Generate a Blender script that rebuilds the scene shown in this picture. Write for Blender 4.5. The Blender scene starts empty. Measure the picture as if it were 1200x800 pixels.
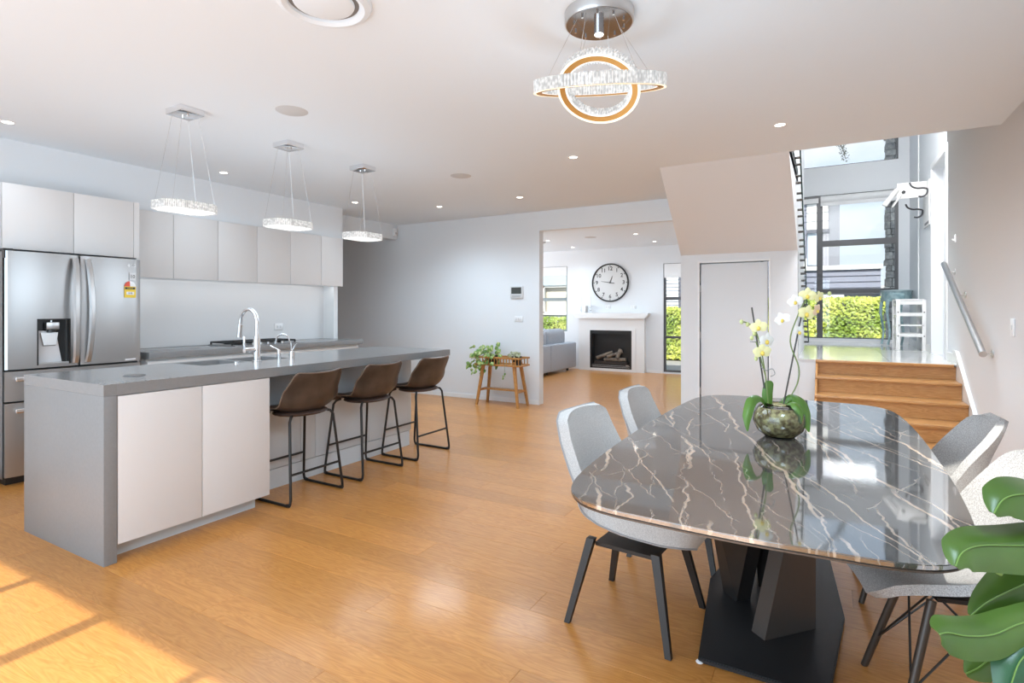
import bpy, bmesh, math, random
from mathutils import Vector, Matrix
random.seed(7)
PI = math.pi
SC = bpy.context.scene
C = SC.collection

# ------------------------------------------------------------------ camera
H0, TH, FPX, VH = 1.30, 0.52, 650.0, 363.0
cam_d = bpy.data.cameras.new('camera'); cam = bpy.data.objects.new('camera', cam_d); C.objects.link(cam)
cam.location = (0, 0, H0); cam.rotation_euler = (PI/2, 0, TH)
cam_d.sensor_width = 36; cam_d.lens = FPX/1200*36; cam_d.shift_y = (VH-400)/1200; cam_d.clip_start = .05; cam_d.clip_end = 200
SC.camera = cam
# ------------------------------------------------------------------ world (pale blue sky with soft cloud)
SC.view_settings.view_transform = 'Standard'; SC.view_settings.look = 'None'
SC.view_settings.exposure = 0.55; SC.view_settings.gamma = 1
w = bpy.data.worlds.new('world'); SC.world = w; w.use_nodes = True
nt = w.node_tree; bg = nt.nodes['Background']
tc = nt.nodes.new('ShaderNodeTexCoord'); sp = nt.nodes.new('ShaderNodeSeparateXYZ'); nt.links.new(tc.outputs['Generated'], sp.inputs[0])
rp = nt.nodes.new('ShaderNodeValToRGB'); nt.links.new(sp.outputs['Z'], rp.inputs[0])
rp.color_ramp.elements[0].color = (.78, .88, .97, 1); rp.color_ramp.elements[1].color = (.30, .50, .85, 1)
rp.color_ramp.elements[0].position = .0; rp.color_ramp.elements[1].position = .9
mp = nt.nodes.new('ShaderNodeMapping'); mp.inputs['Scale'].default_value = (2.2, 2.2, 5.5); mp.inputs['Location'].default_value = (.35, .1, .2)
nt.links.new(tc.outputs['Generated'], mp.inputs[0])
nz = nt.nodes.new('ShaderNodeTexNoise'); nz.inputs['Scale'].default_value = 2.2; nz.inputs['Detail'].default_value = 5
nt.links.new(mp.outputs[0], nz.inputs['Vector'])
cr = nt.nodes.new('ShaderNodeValToRGB'); cr.color_ramp.elements[0].position = .5; cr.color_ramp.elements[1].position = .68
nt.links.new(nz.outputs['Fac'], cr.inputs[0])
mx = nt.nodes.new('ShaderNodeMixRGB'); nt.links.new(cr.outputs[0], mx.inputs['Fac']); nt.links.new(rp.outputs[0], mx.inputs[1]); mx.inputs[2].default_value = (.92, .95, .98, 1)
nt.links.new(mx.outputs[0], bg.inputs['Color']); bg.inputs['Strength'].default_value = .85
# ------------------------------------------------------------------ sun
sd = bpy.data.lights.new('sun', 'SUN'); sd.energy = 5.0; sd.angle = math.radians(.6); sd.color = (1, .96, .88)
so = bpy.data.objects.new('sun', sd); C.objects.link(so)
sdir = Vector((-.02, 1, -.93))
so.rotation_euler = sdir.to_track_quat('-Z', 'Y').to_euler()
# ------------------------------------------------------------------ added fill lamps standing in for daylight, then sky portals at the openings
def area(name, loc, dirv, sx, sy, e, col=(1, .98, .96)):
    d = bpy.data.lights.new(name, 'AREA'); d.shape = 'RECTANGLE'; d.size = sx; d.size_y = sy; d.energy = e; d.color = col
    o = bpy.data.objects.new(name, d); C.objects.link(o); o.location = loc
    o.rotation_euler = Vector(dirv).to_track_quat('-Z', 'Y').to_euler(); return o
COOL = (.64, .83, 1)
area('fill_patio_glazing', (-2.3, -1.2, 1.25), (0, 1, 0), 4.6, 2.2, 84, COOL)  # added fill lamp in front of the unseen patio glazing
area('fill_living_side', (-7.9, 9.2, 1.5), (1, 0, 0), 3.4, 1.8, 85, (.9, .95, 1))  # added fill lamp at the made-up side window of the living room
area('fill_stair_void', (.35, 6.4, 4.38), (0, .5, -1), 1.2, 2.0, 138, (.98, .99, 1))  # added fill lamp high in the void; the ceiling there has no opening
area('fill_skylight', (.65, .3, 2.72), (0, 0, -1), .7, 1.4, 34, COOL)  # added fill lamp inside the made-up skylight opening
for nm_, lc_, dr_, sx_, sy_ in (('portal_landing', (0, 10.8, 2.0), (0, -1, 0), 2.0, 2.45), ('portal_upper', (0, 10.8, 4.0), (0, -1, 0), 2.0, .62), ('portal_living', (-5.8, 11.6, 1.55), (0, -1, 0), 1.4, 1.46), ('portal_tall', (-2.63, 11.6, 1.14), (0, -1, 0), .65, 2.2), ('portal_patio', (-2.42, -1.5, 1.22), (0, 1, 0), 4.65, 2.45)):
    area(nm_, lc_, dr_, sx_, sy_, 1).data.cycles.is_portal = True

# ================================================================== helpers
MATS = {}
def mat(name, col, rough=.5, metal=0, emit=None, es=0, **k):
    if name in MATS: return MATS[name]
    m = bpy.data.materials.new(name); m.use_nodes = True; MATS[name] = m
    b = m.node_tree.nodes['Principled BSDF']
    b.inputs['Base Color'].default_value = (*col, 1); b.inputs['Roughness'].default_value = rough; b.inputs['Metallic'].default_value = metal
    if emit: b.inputs['Emission Color'].default_value = (*emit, 1); b.inputs['Emission Strength'].default_value = es
    for kk, v in k.items(): b.inputs[kk.replace('_', ' ')].default_value = v
    return m
def noise_col(m, c1, c2, scale=(1, 1, 1), ns=8, detail=4, p0=.3, p1=.7, rnd=0, bump=0, dist=0):
    """colour from noise between c1 and c2 in object space; rnd: offset and tint per object"""
    t = m.node_tree; N = t.nodes; L = t.links; b = N['Principled BSDF']
    tc = N.new('ShaderNodeTexCoord'); mp = N.new('ShaderNodeMapping'); mp.inputs['Scale'].default_value = scale
    L.new(tc.outputs['Object'], mp.inputs[0])
    if rnd:
        oi = N.new('ShaderNodeObjectInfo'); vm = N.new('ShaderNodeVectorMath'); vm.operation = 'SCALE'; vm.inputs[0].default_value = (13, 7, 3)
        L.new(oi.outputs['Random'], vm.inputs['Scale']); L.new(vm.outputs[0], mp.inputs['Location'])
    n = N.new('ShaderNodeTexNoise'); n.inputs['Scale'].default_value = ns; n.inputs['Detail'].default_value = detail; n.inputs['Distortion'].default_value = dist
    L.new(mp.outputs[0], n.inputs['Vector'])
    r = N.new('ShaderNodeValToRGB'); r.color_ramp.elements[0].position = p0; r.color_ramp.elements[1].position = p1
    r.color_ramp.elements[0].color = (*c1, 1); r.color_ramp.elements[1].color = (*c2, 1)
    L.new(n.outputs['Fac'], r.inputs[0]); out = r.outputs[0]
    if rnd:
        hs = N.new('ShaderNodeHueSaturation'); mr = N.new('ShaderNodeMapRange'); mr.inputs['To Min'].default_value = 1-rnd; mr.inputs['To Max'].default_value = 1+rnd
        L.new(oi.outputs['Random'], mr.inputs['Value']); L.new(mr.outputs[0], hs.inputs['Value']); L.new(out, hs.inputs['Color']); out = hs.outputs[0]
    L.new(out, b.inputs['Base Color'])
    if bump:
        bp = N.new('ShaderNodeBump'); bp.inputs['Strength'].default_value = bump; bp.inputs['Distance'].default_value = .002
        L.new(n.outputs['Fac'], bp.inputs['Height']); L.new(bp.outputs[0], b.inputs['Normal'])
    return m

class B:
    def __init__(s): s.bm = bmesh.new()
    def _add(s, t):
        me = bpy.data.meshes.new('t'); t.to_mesh(me); t.free(); s.bm.from_mesh(me); bpy.data.meshes.remove(me); return s
    def box(s, x0, x1, y0, y1, z0, z1, bev=0, seg=2, M=None):
        t = bmesh.new(); bmesh.ops.create_cube(t, size=1)
        for v in t.verts: v.co = Vector(((x0+x1)/2+v.co.x*(x1-x0), (y0+y1)/2+v.co.y*(y1-y0), (z0+z1)/2+v.co.z*(z1-z0)))
        if bev: bmesh.ops.bevel(t, geom=t.edges[:], offset=bev, segments=seg, affect='EDGES', profile=.5)
        if M is not None: t.transform(M)
        return s._add(t)
    def cyl(s, p0, p1, r0, r1=None, n=16, cap=True):
        if r1 is None: r1 = r0
        p0 = Vector(p0); p1 = Vector(p1); a = p1-p0
        t = bmesh.new(); bmesh.ops.create_cone(t, cap_ends=cap, segments=n, radius1=r0, radius2=r1, depth=a.length)
        q = a.to_track_quat('Z', 'Y').to_matrix().to_4x4(); q.translation = (p0+p1)/2; t.transform(q)
        return s._add(t)
    def tube(s, pts, r, n=8, closed=False):
        pts = [Vector(p) for p in pts]; t = s.bm; rings = []; N = len(pts); up = None
        rr = r if isinstance(r, (list, tuple)) else [r]*N
        for i, p in enumerate(pts):
            if closed: d = pts[(i+1) % N]-pts[i-1]
            else: d = pts[min(i+1, N-1)]-pts[max(i-1, 0)]
            d.normalize()
            if up is None: up = Vector((0, 0, 1)) if abs(d.z) < .9 else Vector((1, 0, 0))
            a = d.cross(up)
            if a.length < 1e-4: a = d.orthogonal()
            a.normalize(); up2 = a.cross(d).normalized(); up = up2
            rings.append([t.verts.new(p+(a*math.cos(2*PI*k/n)+up2*math.sin(2*PI*k/n))*rr[i]) for k in range(n)])
        for i in range(N if closed else N-1):
            A, Bq = rings[i], rings[(i+1) % N]
            for k in range(n): t.faces.new((A[k], A[(k+1) % n], Bq[(k+1) % n], Bq[k]))
        if not closed: t.faces.new(rings[0][::-1]); t.faces.new(rings[-1])
        return s
    def lathe(s, prof, c=(0, 0, 0), n=32, M=None):
        t = bmesh.new(); rings = []
        for r, z in prof:
            if r < 1e-6: rings.append([t.verts.new((0, 0, z))])
            else: rings.append([t.verts.new((r*math.cos(2*PI*k/n), r*math.sin(2*PI*k/n), z)) for k in range(n)])
        for A, Bq in zip(rings, rings[1:]):
            for k in range(n):
                k2 = (k+1) % n
                if len(A) == 1 and len(Bq) > 1: t.faces.new((A[0], Bq[k2], Bq[k]))
                elif len(Bq) == 1 and len(A) > 1: t.faces.new((A[k], A[k2], Bq[0]))
                elif len(A) > 1: t.faces.new((A[k], A[k2], Bq[k2], Bq[k]))
        bmesh.ops.recalc_face_normals(t, faces=t.faces)
        if M is not None: t.transform(M)
        bmesh.ops.translate(t, vec=Vector(c), verts=t.verts); return s._add(t)
    def prism(s, poly, a0, a1, axis='z', bev=0):
        """extrude polygon. axis z: poly (x,y); axis x: poly (y,z); axis y: poly (x,z)"""
        f = {'z': lambda p, a: (p[0], p[1], a), 'x': lambda p, a: (a, p[0], p[1]), 'y': lambda p, a: (p[0], a, p[1])}[axis]
        t = bmesh.new(); A = [t.verts.new(f(p, a0)) for p in poly]; D = [t.verts.new(f(p, a1)) for p in poly]; n = len(poly)
        t.faces.new(A); t.faces.new(D[::-1])
        for k in range(n): t.faces.new((A[k], D[k], D[(k+1) % n], A[(k+1) % n]))
        bmesh.ops.recalc_face_normals(t, faces=t.faces)
        if bev: bmesh.ops.bevel(t, geom=[e for e in t.edges if len(e.link_faces) == 2 and e.calc_face_angle(0) > .7], offset=bev, segments=2, affect='EDGES')
        return s._add(t)
    def hexa(s, bot, top):
        """convex solid from matching bottom and top loops of 3-D points"""
        t = bmesh.new(); A = [t.verts.new(p) for p in bot]; D = [t.verts.new(p) for p in top]; n = len(A)
        t.faces.new(A); t.faces.new(D[::-1])
        for k in range(n): t.faces.new((A[k], D[k], D[(k+1) % n], A[(k+1) % n]))
        bmesh.ops.recalc_face_normals(t, faces=t.faces); return s._add(t)
    def ball(s, c, r, sz=(1, 1, 1), sub=2, rough=0):
        t = bmesh.new(); bmesh.ops.create_icosphere(t, subdivisions=sub, radius=1)
        for v in t.verts:
            k = 1+random.uniform(-rough, rough); v.co = Vector((c[0]+v.co.x*r*sz[0]*k, c[1]+v.co.y*r*sz[1]*k, c[2]+v.co.z*r*sz[2]*k))
        return s._add(t)
    def grid(s, P, th=0):
        """surface through a grid of points P[i][j]; th thickens it along -normal"""
        t = s.bm; ni, nj = len(P), len(P[0])
        def nrm(i, j):
            a = P[min(i+1, ni-1)][j]-P[max(i-1, 0)][j]; b = P[i][min(j+1, nj-1)]-P[i][max(j-1, 0)]
            n = a.cross(b); return n.normalized() if n.length > 1e-9 else Vector((0, 0, 1))
        V = [[t.verts.new(P[i][j]) for j in range(nj)] for i in range(ni)]
        for i in range(ni-1):
            for j in range(nj-1): t.faces.new((V[i][j], V[i+1][j], V[i+1][j+1], V[i][j+1]))
        if th:
            W = [[t.verts.new(P[i][j]-nrm(i, j)*(th if not callable(th) else th(i, j))) for j in range(nj)] for i in range(ni)]
            for i in range(ni-1):
                for j in range(nj-1): t.faces.new((W[i][j], W[i][j+1], W[i+1][j+1], W[i+1][j]))
            for i in range(ni-1):
                t.faces.new((V[i][0], W[i][0], W[i+1][0], V[i+1][0])); t.faces.new((V[i][-1], V[i+1][-1], W[i+1][-1], W[i][-1]))
            for j in range(nj-1):
                t.faces.new((V[0][j], V[0][j+1], W[0][j+1], W[0][j])); t.faces.new((V[-1][j], W[-1][j], W[-1][j+1], V[-1][j+1]))
        return s

def org(o):
    v = Vector((0, 0, 0))
    while o is not None: v = v+o.location; o = o.parent
    return v
def obj(name, b, m, parent=None, world=False, smooth=True, ang=35):
    """links the builder's geometry as ONE mesh object; world=True: geometry is in world coordinates, parent unrotated"""
    me = bpy.data.meshes.new(name)
    if world and parent is not None: bmesh.ops.translate(b.bm, vec=-org(parent), verts=b.bm.verts)
    b.bm.to_mesh(me); b.bm.free()
    if smooth:
        for p in me.polygons: p.use_smooth = True
        me.set_sharp_from_angle(angle=math.radians(ang))
    me.materials.append(m); o = bpy.data.objects.new(name, me); C.objects.link(o)
    if parent is not None: o.parent = parent
    return o
def tag(o, label, cat, group=None):
    o['label'] = label; o['category'] = cat
    if group: o['group'] = group
    return o
def thing(name, label, cat, loc=(0, 0, 0), rotz=0, group=None):
    o = bpy.data.objects.new(name, None); C.objects.link(o); o.empty_display_size = .1
    o.location = loc; o.rotation_euler = (0, 0, rotz); return tag(o, label, cat, group)
def struct(name, b, m, parent=None, **k):
    o = obj(name, b, m, parent, world=parent is not None, **k)
    if parent is None: o['kind'] = 'structure'
    return o
def dup(root, loc, rotz=None, label=None):
    r = root.copy(); C.objects.link(r); r.location = loc
    if rotz is not None: r.rotation_euler = (0, 0, rotz)
    if label: r['label'] = label
    for ch in list(root.children):
        c = ch.copy(); C.objects.link(c); c.parent = r
        for g in list(ch.children):
            d = g.copy(); C.objects.link(d); d.parent = c
    return r
def text(name, body, size, m, parent, loc, rot, ext=.0008, world=True, bold=0):
    cu = bpy.data.curves.new(name, 'FONT'); cu.body = body; cu.size = size; cu.align_x = 'CENTER'; cu.align_y = 'CENTER'; cu.extrude = ext; cu.resolution_u = 3; cu.offset = bold
    t = bpy.data.objects.new(name, cu); C.objects.link(t)
    me = bpy.data.meshes.new_from_object(t); bpy.data.objects.remove(t)
    o = bpy.data.objects.new(name, me); C.objects.link(o); me.materials.clear(); me.materials.append(m)
    from mathutils import Euler
    Mx = Euler(rot).to_matrix().to_4x4(); me.transform(Mx)
    o.parent = parent; o.location = Vector(loc)-(org(parent) if world else Vector((0, 0, 0))); return o
FV = Vector((-math.sin(TH), math.cos(TH), 0)); RV = Vector((math.cos(TH), math.sin(TH), 0))
def at(u, v, d): return FV*d+RV*((u-600)/FPX*d)+Vector((0, 0, H0-(v-VH)/FPX*d))   # point seen at pixel (u, v), d metres ahead
def cat_rom(pts, n=6, closed=False):
    pts = [Vector(p) for p in pts]; N = len(pts); out = []
    for i in range(N if closed else N-1):
        g = (lambda k: pts[k % N]) if closed else (lambda k: pts[max(0, min(N-1, k))])
        p0, p1, p2, p3 = g(i-1), g(i), g(i+1), g(i+2)
        for k in range(n):
            t = k/n; out.append(.5*((2*p1)+(-p0+p2)*t+(2*p0-5*p1+4*p2-p3)*t*t+(-p0+3*p1-3*p2+p3)*t**3))
    if not closed: out.append(pts[-1])
    return out
def lerp_list(L, t):
    x = t*(len(L)-1); i = min(int(x), len(L)-2); f = x-i; return L[i]*(1-f)+L[i+1]*f

# ================================================================== materials
wallm = mat('wall_paint', (.78, .80, .82), .55)  # bluish tint offsets the warm bounce from the wood floor
ceilm = mat('ceiling_paint', (.81, .86, .905), .7)  # tinted cool so the orange floor bounce on it reads neutral
trimm = mat('trim_paint', (.84, .84, .84), .3)
cream = mat('cream_laminate', (.74, .71, .69), .45)
whitelam = mat('white_laminate', (.78, .79, .79), .35)
stone = noise_col(mat('grey_engineered_stone', (.3, .3, .3), .22), (.235, .235, .235), (.255, .254, .253), ns=60, detail=6)
stone2 = noise_col(mat('grey_stone_side', (.3, .3, .3), .42), (.235, .235, .235), (.252, .25, .25), ns=60, detail=6)
plinthm = mat('plinth_grey', (.62, .65, .66), .4)
splash = mat('back_painted_glass', (.74, .745, .75), .12)
steel = mat('brushed_steel', (.47, .47, .47), .33, 1)
steel_d = mat('brushed_steel_dark', (.36, .36, .37), .3, 1)
chrome = mat('chrome', (.85, .85, .86), .08, 1)
satin = mat('satin_steel', (.62, .62, .62), .32, 1)
black = mat('black_plastic', (.015, .015, .015), .35)
darkgap = mat('dark_gap', (.03, .03, .03), .8)
blackmetal = mat('black_metal', (.035, .032, .030), .42, .6)
gunmetal = mat('gunmetal_powder', (.040, .036, .034), .45, .4)
whitep = mat('white_plastic', (.85, .85, .85), .3)
greyp = mat('grey_plastic', (.45, .45, .45), .4)
greyspk = mat('speaker_grille', (.60, .595, .59), .8)
leather = noise_col(mat('brown_leather', (.12, .08, .06), .38), (.034, .022, .016), (.078, .052, .039), ns=9, detail=5, bump=.1)
seam = mat('leather_seam', (.17, .12, .09), .5)
def weave(name, c1, c2, s=420):
    m = noise_col(mat(name, c1, .9), c1, c2, ns=s, detail=2, p0=.35, p1=.65, bump=.5); return m
fabric_l = weave('light_grey_weave', (.43, .41, .395), (.62, .60, .58), 380)
fabric_r = weave('grey_boucle', (.28, .265, .255), (.52, .50, .485), 330)
sofam = weave('sofa_grey_chenille', (.34, .36, .40), (.46, .48, .52), 90)
sofab = weave('sofa_blue_grey', (.24, .29, .38), (.36, .42, .52), 90)
brownund = mat('brown_table_edge', (.13, .10, .08), .35, .4)
glassm = bpy.data.materials.new('window_glass'); glassm.use_nodes = True; MATS['g'] = glassm
_t = glassm.node_tree; _t.nodes.clear(); _o = _t.nodes.new('ShaderNodeOutputMaterial'); _m = _t.nodes.new('ShaderNodeMixShader'); _a = _t.nodes.new('ShaderNodeBsdfTransparent'); _g = _t.nodes.new('ShaderNodeBsdfGlossy')
_g.inputs['Roughness'].default_value = .02; _a.inputs[0].default_value = (.97, .98, .98, 1); _m.inputs[0].default_value = .05
_t.links.new(_a.outputs[0], _m.inputs[1]); _t.links.new(_g.outputs[0], _m.inputs[2]); _t.links.new(_m.outputs[0], _o.inputs[0])
edgeglass = mat('glass_green_edge', (.04, .22, .20), .1)
potglass = bpy.data.materials.new('pot_glass'); potglass.use_nodes = True
_t = potglass.node_tree; _t.nodes.clear(); _o = _t.nodes.new('ShaderNodeOutputMaterial'); _m = _t.nodes.new('ShaderNodeMixShader'); _a = _t.nodes.new('ShaderNodeBsdfTransparent'); _g = _t.nodes.new('ShaderNodeBsdfGlossy')
_g.inputs['Roughness'].default_value = .04; _f = _t.nodes.new('ShaderNodeFresnel'); _f.inputs[0].default_value = 1.8
_t.links.new(_f.outputs[0], _m.inputs[0]); _t.links.new(_a.outputs[0], _m.inputs[1]); _t.links.new(_g.outputs[0], _m.inputs[2]); _t.links.new(_m.outputs[0], _o.inputs[0])
def crystal_mat(name, e, col=(1, .99, .97)):
    m = mat(name, (.22, .22, .22), .15); t = m.node_tree; N = t.nodes; L = t.links; b = N['Principled BSDF']
    tc = N.new('ShaderNodeTexCoord'); v = N.new('ShaderNodeTexVoronoi'); v.inputs['Scale'].default_value = 55; L.new(tc.outputs['Object'], v.inputs['Vector'])
    mr = N.new('ShaderNodeMapRange'); mr.inputs['From Max'].default_value = .7; mr.inputs['To Min'].default_value = e*1.0; mr.inputs['To Max'].default_value = e*.4
    L.new(v.outputs['Distance'], mr.inputs[0]); L.new(mr.outputs[0], b.inputs['Emission Strength']); b.inputs['Emission Color'].default_value = (*col, 1); return m
crystal = crystal_mat('lit_crystal', .62)
ledm = mat('led_strip', (.3, .3, .3), .4, emit=(1, .97, .93), es=.65)
lampm = mat('downlight_lens', (.9, .9, .9), .4, emit=(1, .93, .82), es=6)
gold = mat('brushed_gold', (.46, .22, .05), .5, .55)
# wood
def wood(name, c1, c2, c3, scale, rnd=.12, rough=.22, coat=.35, rings=14):
    m = mat(name, c1, rough); t = m.node_tree; N = t.nodes; L = t.links; b = N['Principled BSDF']
    tc = N.new('ShaderNodeTexCoord'); mp = N.new('ShaderNodeMapping'); mp.inputs['Scale'].default_value = scale; L.new(tc.outputs['Object'], mp.inputs[0])
    oi = N.new('ShaderNodeObjectInfo'); vm = N.new('ShaderNodeVectorMath'); vm.operation = 'SCALE'; vm.inputs[0].default_value = (23, 17, 5)
    L.new(oi.outputs['Random'], vm.inputs['Scale']); L.new(vm.outputs[0], mp.inputs['Location'])
    n = N.new('ShaderNodeTexNoise'); n.inputs['Scale'].default_value = 1.6; n.inputs['Detail'].default_value = 3; n.inputs['Distortion'].default_value = .6; L.new(mp.outputs[0], n.inputs['Vector'])
    mu = N.new('ShaderNodeMath'); mu.operation = 'MULTIPLY'; mu.inputs[1].default_value = rings; L.new(n.outputs['Fac'], mu.inputs[0])
    fr = N.new('ShaderNodeMath'); fr.operation = 'PINGPONG'; fr.inputs[1].default_value = .5; L.new(mu.outputs[0], fr.inputs[0])
    n2 = N.new('ShaderNodeTexNoise'); n2.inputs['Scale'].default_value = 9; n2.inputs['Detail'].default_value = 6; L.new(mp.outputs[0], n2.inputs['Vector'])
    ad = N.new('ShaderNodeMath'); ad.operation = 'MULTIPLY_ADD'; ad.inputs[1].default_value = .7; L.new(fr.outputs[0], ad.inputs[0]); 
    m2 = N.new('ShaderNodeMath'); m2.operation = 'MULTIPLY'; m2.inputs[1].default_value = .75; L.new(n2.outputs['Fac'], m2.inputs[0]); L.new(m2.outputs[0], ad.inputs[2])
    r = N.new('ShaderNodeValToRGB'); e = r.color_ramp.elements; e[0].position = .25; e[0].color = (*c1, 1); e[1].position = .85; e[1].color = (*c3, 1)
    k = e.new(.55); k.color = (*c2, 1); L.new(ad.outputs[0], r.inputs[0])
    hs = N.new('ShaderNodeHueSaturation'); mr = N.new('ShaderNodeMapRange'); mr.inputs['To Min'].default_value = 1-rnd; mr.inputs['To Max'].default_value = 1+rnd
    L.new(oi.outputs['Random'], mr.inputs['Value']); L.new(mr.outputs[0], hs.inputs['Value']); L.new(r.outputs[0], hs.inputs['Color']); L.new(hs.outputs[0], b.inputs['Base Color'])
    b.inputs['Coat Weight'].default_value = coat; b.inputs['Coat Roughness'].default_value = .13
    return m
floorwood = wood('honey_oak_floor', (.50, .19, .036), (.58, .245, .054), (.65, .295, .075), (1.1, 9, 9), rnd=.09, rough=.36, coat=.3)
stairwood = wood('honey_oak_stair', (.42, .19, .06), (.52, .26, .09), (.60, .33, .13), (1.1, 9, 9), rnd=.05, rough=.3, coat=.3)
teak = wood('warm_teak', (.33, .14, .035), (.48, .22, .055), (.56, .28, .08), (8, 8, 1.5), rnd=.08, rough=.4, coat=.1)
tilem = mat('polished_white_tile', (.82, .82, .81), .07, IOR=1.8)
# marble
marble = mat('dark_marble_glass', (.08, .07, .065), .045, IOR=4.0)
def _mb():
    t = marble.node_tree; N = t.nodes; L = t.links; b = N['Principled BSDF']
    tc = N.new('ShaderNodeTexCoord')
    nb = N.new('ShaderNodeTexNoise'); nb.inputs['Scale'].default_value = 3.2; nb.inputs['Detail'].default_value = 8; nb.inputs['Roughness'].default_value = .6; L.new(tc.outputs['Object'], nb.inputs['Vector'])
    base = N.new('ShaderNodeValToRGB'); base.color_ramp.elements[0].position = .3; base.color_ramp.elements[1].position = .75
    base.color_ramp.elements[0].color = (.060, .055, .052, 1); base.color_ramp.elements[1].color = (.135, .115, .102, 1); L.new(nb.outputs['Fac'], base.inputs[0])
    col = base.outputs[0]
    for (sc, rot, dist, wd, dsc, c, loc, thr) in ((1.1, -.30, 1.7, .0060, 2.4, (.58, .44, .33, 1), (3.1, 1.2, 0), .46), (1.9, -.20, 1.9, .0050, 3.0, (.48, .38, .30, 1), (7.7, 4.4, 0), .48), (1.3, -.45, 1.6, .0018, 2.2, (.50, .39, .30, 1), (1.7, 9.4, 0), .45), (3.2, -.25, 2.4, .0060, 3.2, (.26, .215, .18, 1), (2.2, 5.1, 0), .45), (2.3, -.62, 2.0, .0018, 2.8, (.42, .33, .26, 1), (5.2, 3.3, 0), .48), (1.4, .35, 2.0, .0010, 2.6, (.36, .30, .25, 1), (9.2, 1.3, 0), .5)):
        mp = N.new('ShaderNodeMapping'); mp.inputs['Rotation'].default_value = (0, 0, rot); mp.inputs['Location'].default_value = loc; L.new(tc.outputs['Object'], mp.inputs[0])
        n = N.new('ShaderNodeTexWave'); n.wave_type = 'BANDS'; n.bands_direction = 'X'; n.inputs['Scale'].default_value = sc; n.inputs['Distortion'].default_value = dist; n.inputs['Detail'].default_value = 5; n.inputs['Detail Scale'].default_value = dsc; n.inputs['Detail Roughness'].default_value = .55; L.new(mp.outputs[0], n.inputs['Vector'])
        ab = N.new('ShaderNodeMath'); ab.operation = 'SUBTRACT'; ab.inputs[0].default_value = 1; L.new(n.outputs['Fac'], ab.inputs[1])
        mr = N.new('ShaderNodeMapRange'); mr.inputs['From Min'].default_value = wd*.4; mr.inputs['From Max'].default_value = wd; mr.inputs['To Min'].default_value = 1; mr.inputs['To Max'].default_value = 0; L.new(ab.outputs[0], mr.inputs[0])
        # vein mask so veins come and go
        nm = N.new('ShaderNodeTexNoise'); nm.inputs['Scale'].default_value = 2.6; mp2 = N.new('ShaderNodeMapping'); mp2.inputs['Location'].default_value = (loc[1], loc[0], 3); L.new(tc.outputs['Object'], mp2.inputs[0]); L.new(mp2.outputs[0], nm.inputs['Vector'])
        mk = N.new('ShaderNodeMapRange'); mk.inputs['From Min'].default_value = thr-.04; mk.inputs['From Max'].default_value = thr+.06; L.new(nm.outputs['Fac'], mk.inputs[0])
        ml = N.new('ShaderNodeMath'); ml.operation = 'MULTIPLY'; L.new(mr.outputs[0], ml.inputs[0]); L.new(mk.outputs[0], ml.inputs[1])
        mi = N.new('ShaderNodeMixRGB'); L.new(ml.outputs[0], mi.inputs['Fac']); L.new(col, mi.inputs[1]); mi.inputs[2].default_value = c; col = mi.outputs[0]
    L.new(col, b.inputs['Base Color'])
_mb()

# ================================================================== structure
CH = 2.65; LZ = .77; WY = 10.6; XR = 1.085; FY = 6.78
def cells(b, axis, a0, a1, u0, u1, z0, z1, holes):
    us = sorted({u0, u1, *[h[0] for h in holes], *[h[1] for h in holes]}); zs = sorted({z0, z1, *[h[2] for h in holes], *[h[3] for h in holes]})
    us = [u for u in us if u0 <= u <= u1]; zs = [z for z in zs if z0 <= z <= z1]
    for ua, ub in zip(us, us[1:]):
        for za, zb in zip(zs, zs[1:]):
            if any(h[0] <= (ua+ub)/2 <= h[1] and h[2] <= (za+zb)/2 <= h[3] for h in holes): continue
            if axis == 'y': b.box(ua, ub, a0, a1, za, zb)
            elif axis == 'x': b.box(a0, a1, ua, ub, za, zb)
            else: b.box(ua, ub, za, zb, a0, a1)
    bmesh.ops.remove_doubles(b.bm, verts=b.bm.verts, dist=1e-5)
    dd = {}
    for f in b.bm.faces: dd.setdefault(tuple(round(c, 4) for c in f.calc_center_median()), []).append(f)
    bmesh.ops.delete(b.bm, geom=[f for v in dd.values() if len(v) > 1 for f in v], context='FACES_ONLY')
    return b

# --- floor with single boards
fl = struct('floor', B().box(-8.1, 1.2, -1.5, 11.5, -.12, -.022), mat('subfloor', (.08, .04, .015), .9))
bw, bl = .18, 2.15
far_b = B(); meshes = {}
def board_mesh(L_):
    k = round(L_, 3)
    if k not in meshes:
        b = B(); g = .0003
        b.box(g, L_-g, g, bw-g, -.02, 0, bev=.0008, seg=1)
        me = bpy.data.meshes.new('floorboard'); b.bm.to_mesh(me); b.bm.free(); me.materials.append(floorwood); meshes[k] = me
    return meshes[k]
row = 0; y = -1.3
while y < 11.45:
    x = -8.0 - ((row*0.77) % bl); 
    while x < XR:
        xa, xb = max(x, -8.0), min(x+bl, XR)
        if xb-xa > .05:
            hidden = (y > 6.9 and xa > -1.5) or (y > 5.75 and xa > -.2) or (xb < -5.95 and y < 5.1)
            if not hidden:
                if 0.2 < y < 6.9 and xb > -6.2:
                    o = bpy.data.objects.new('floorboard', board_mesh(xb-xa)); C.objects.link(o); o.parent = fl; o.location = (xa, y, 0)
                else: far_b.box(xa+.001, xb-.001, y+.001, y+bw-.001, -.02, 0)
        x += bl
    y += bw; row += 1
o = obj('distant_floorboards', far_b, floorwood, fl, smooth=False); o['kind'] = 'stuff'

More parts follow.
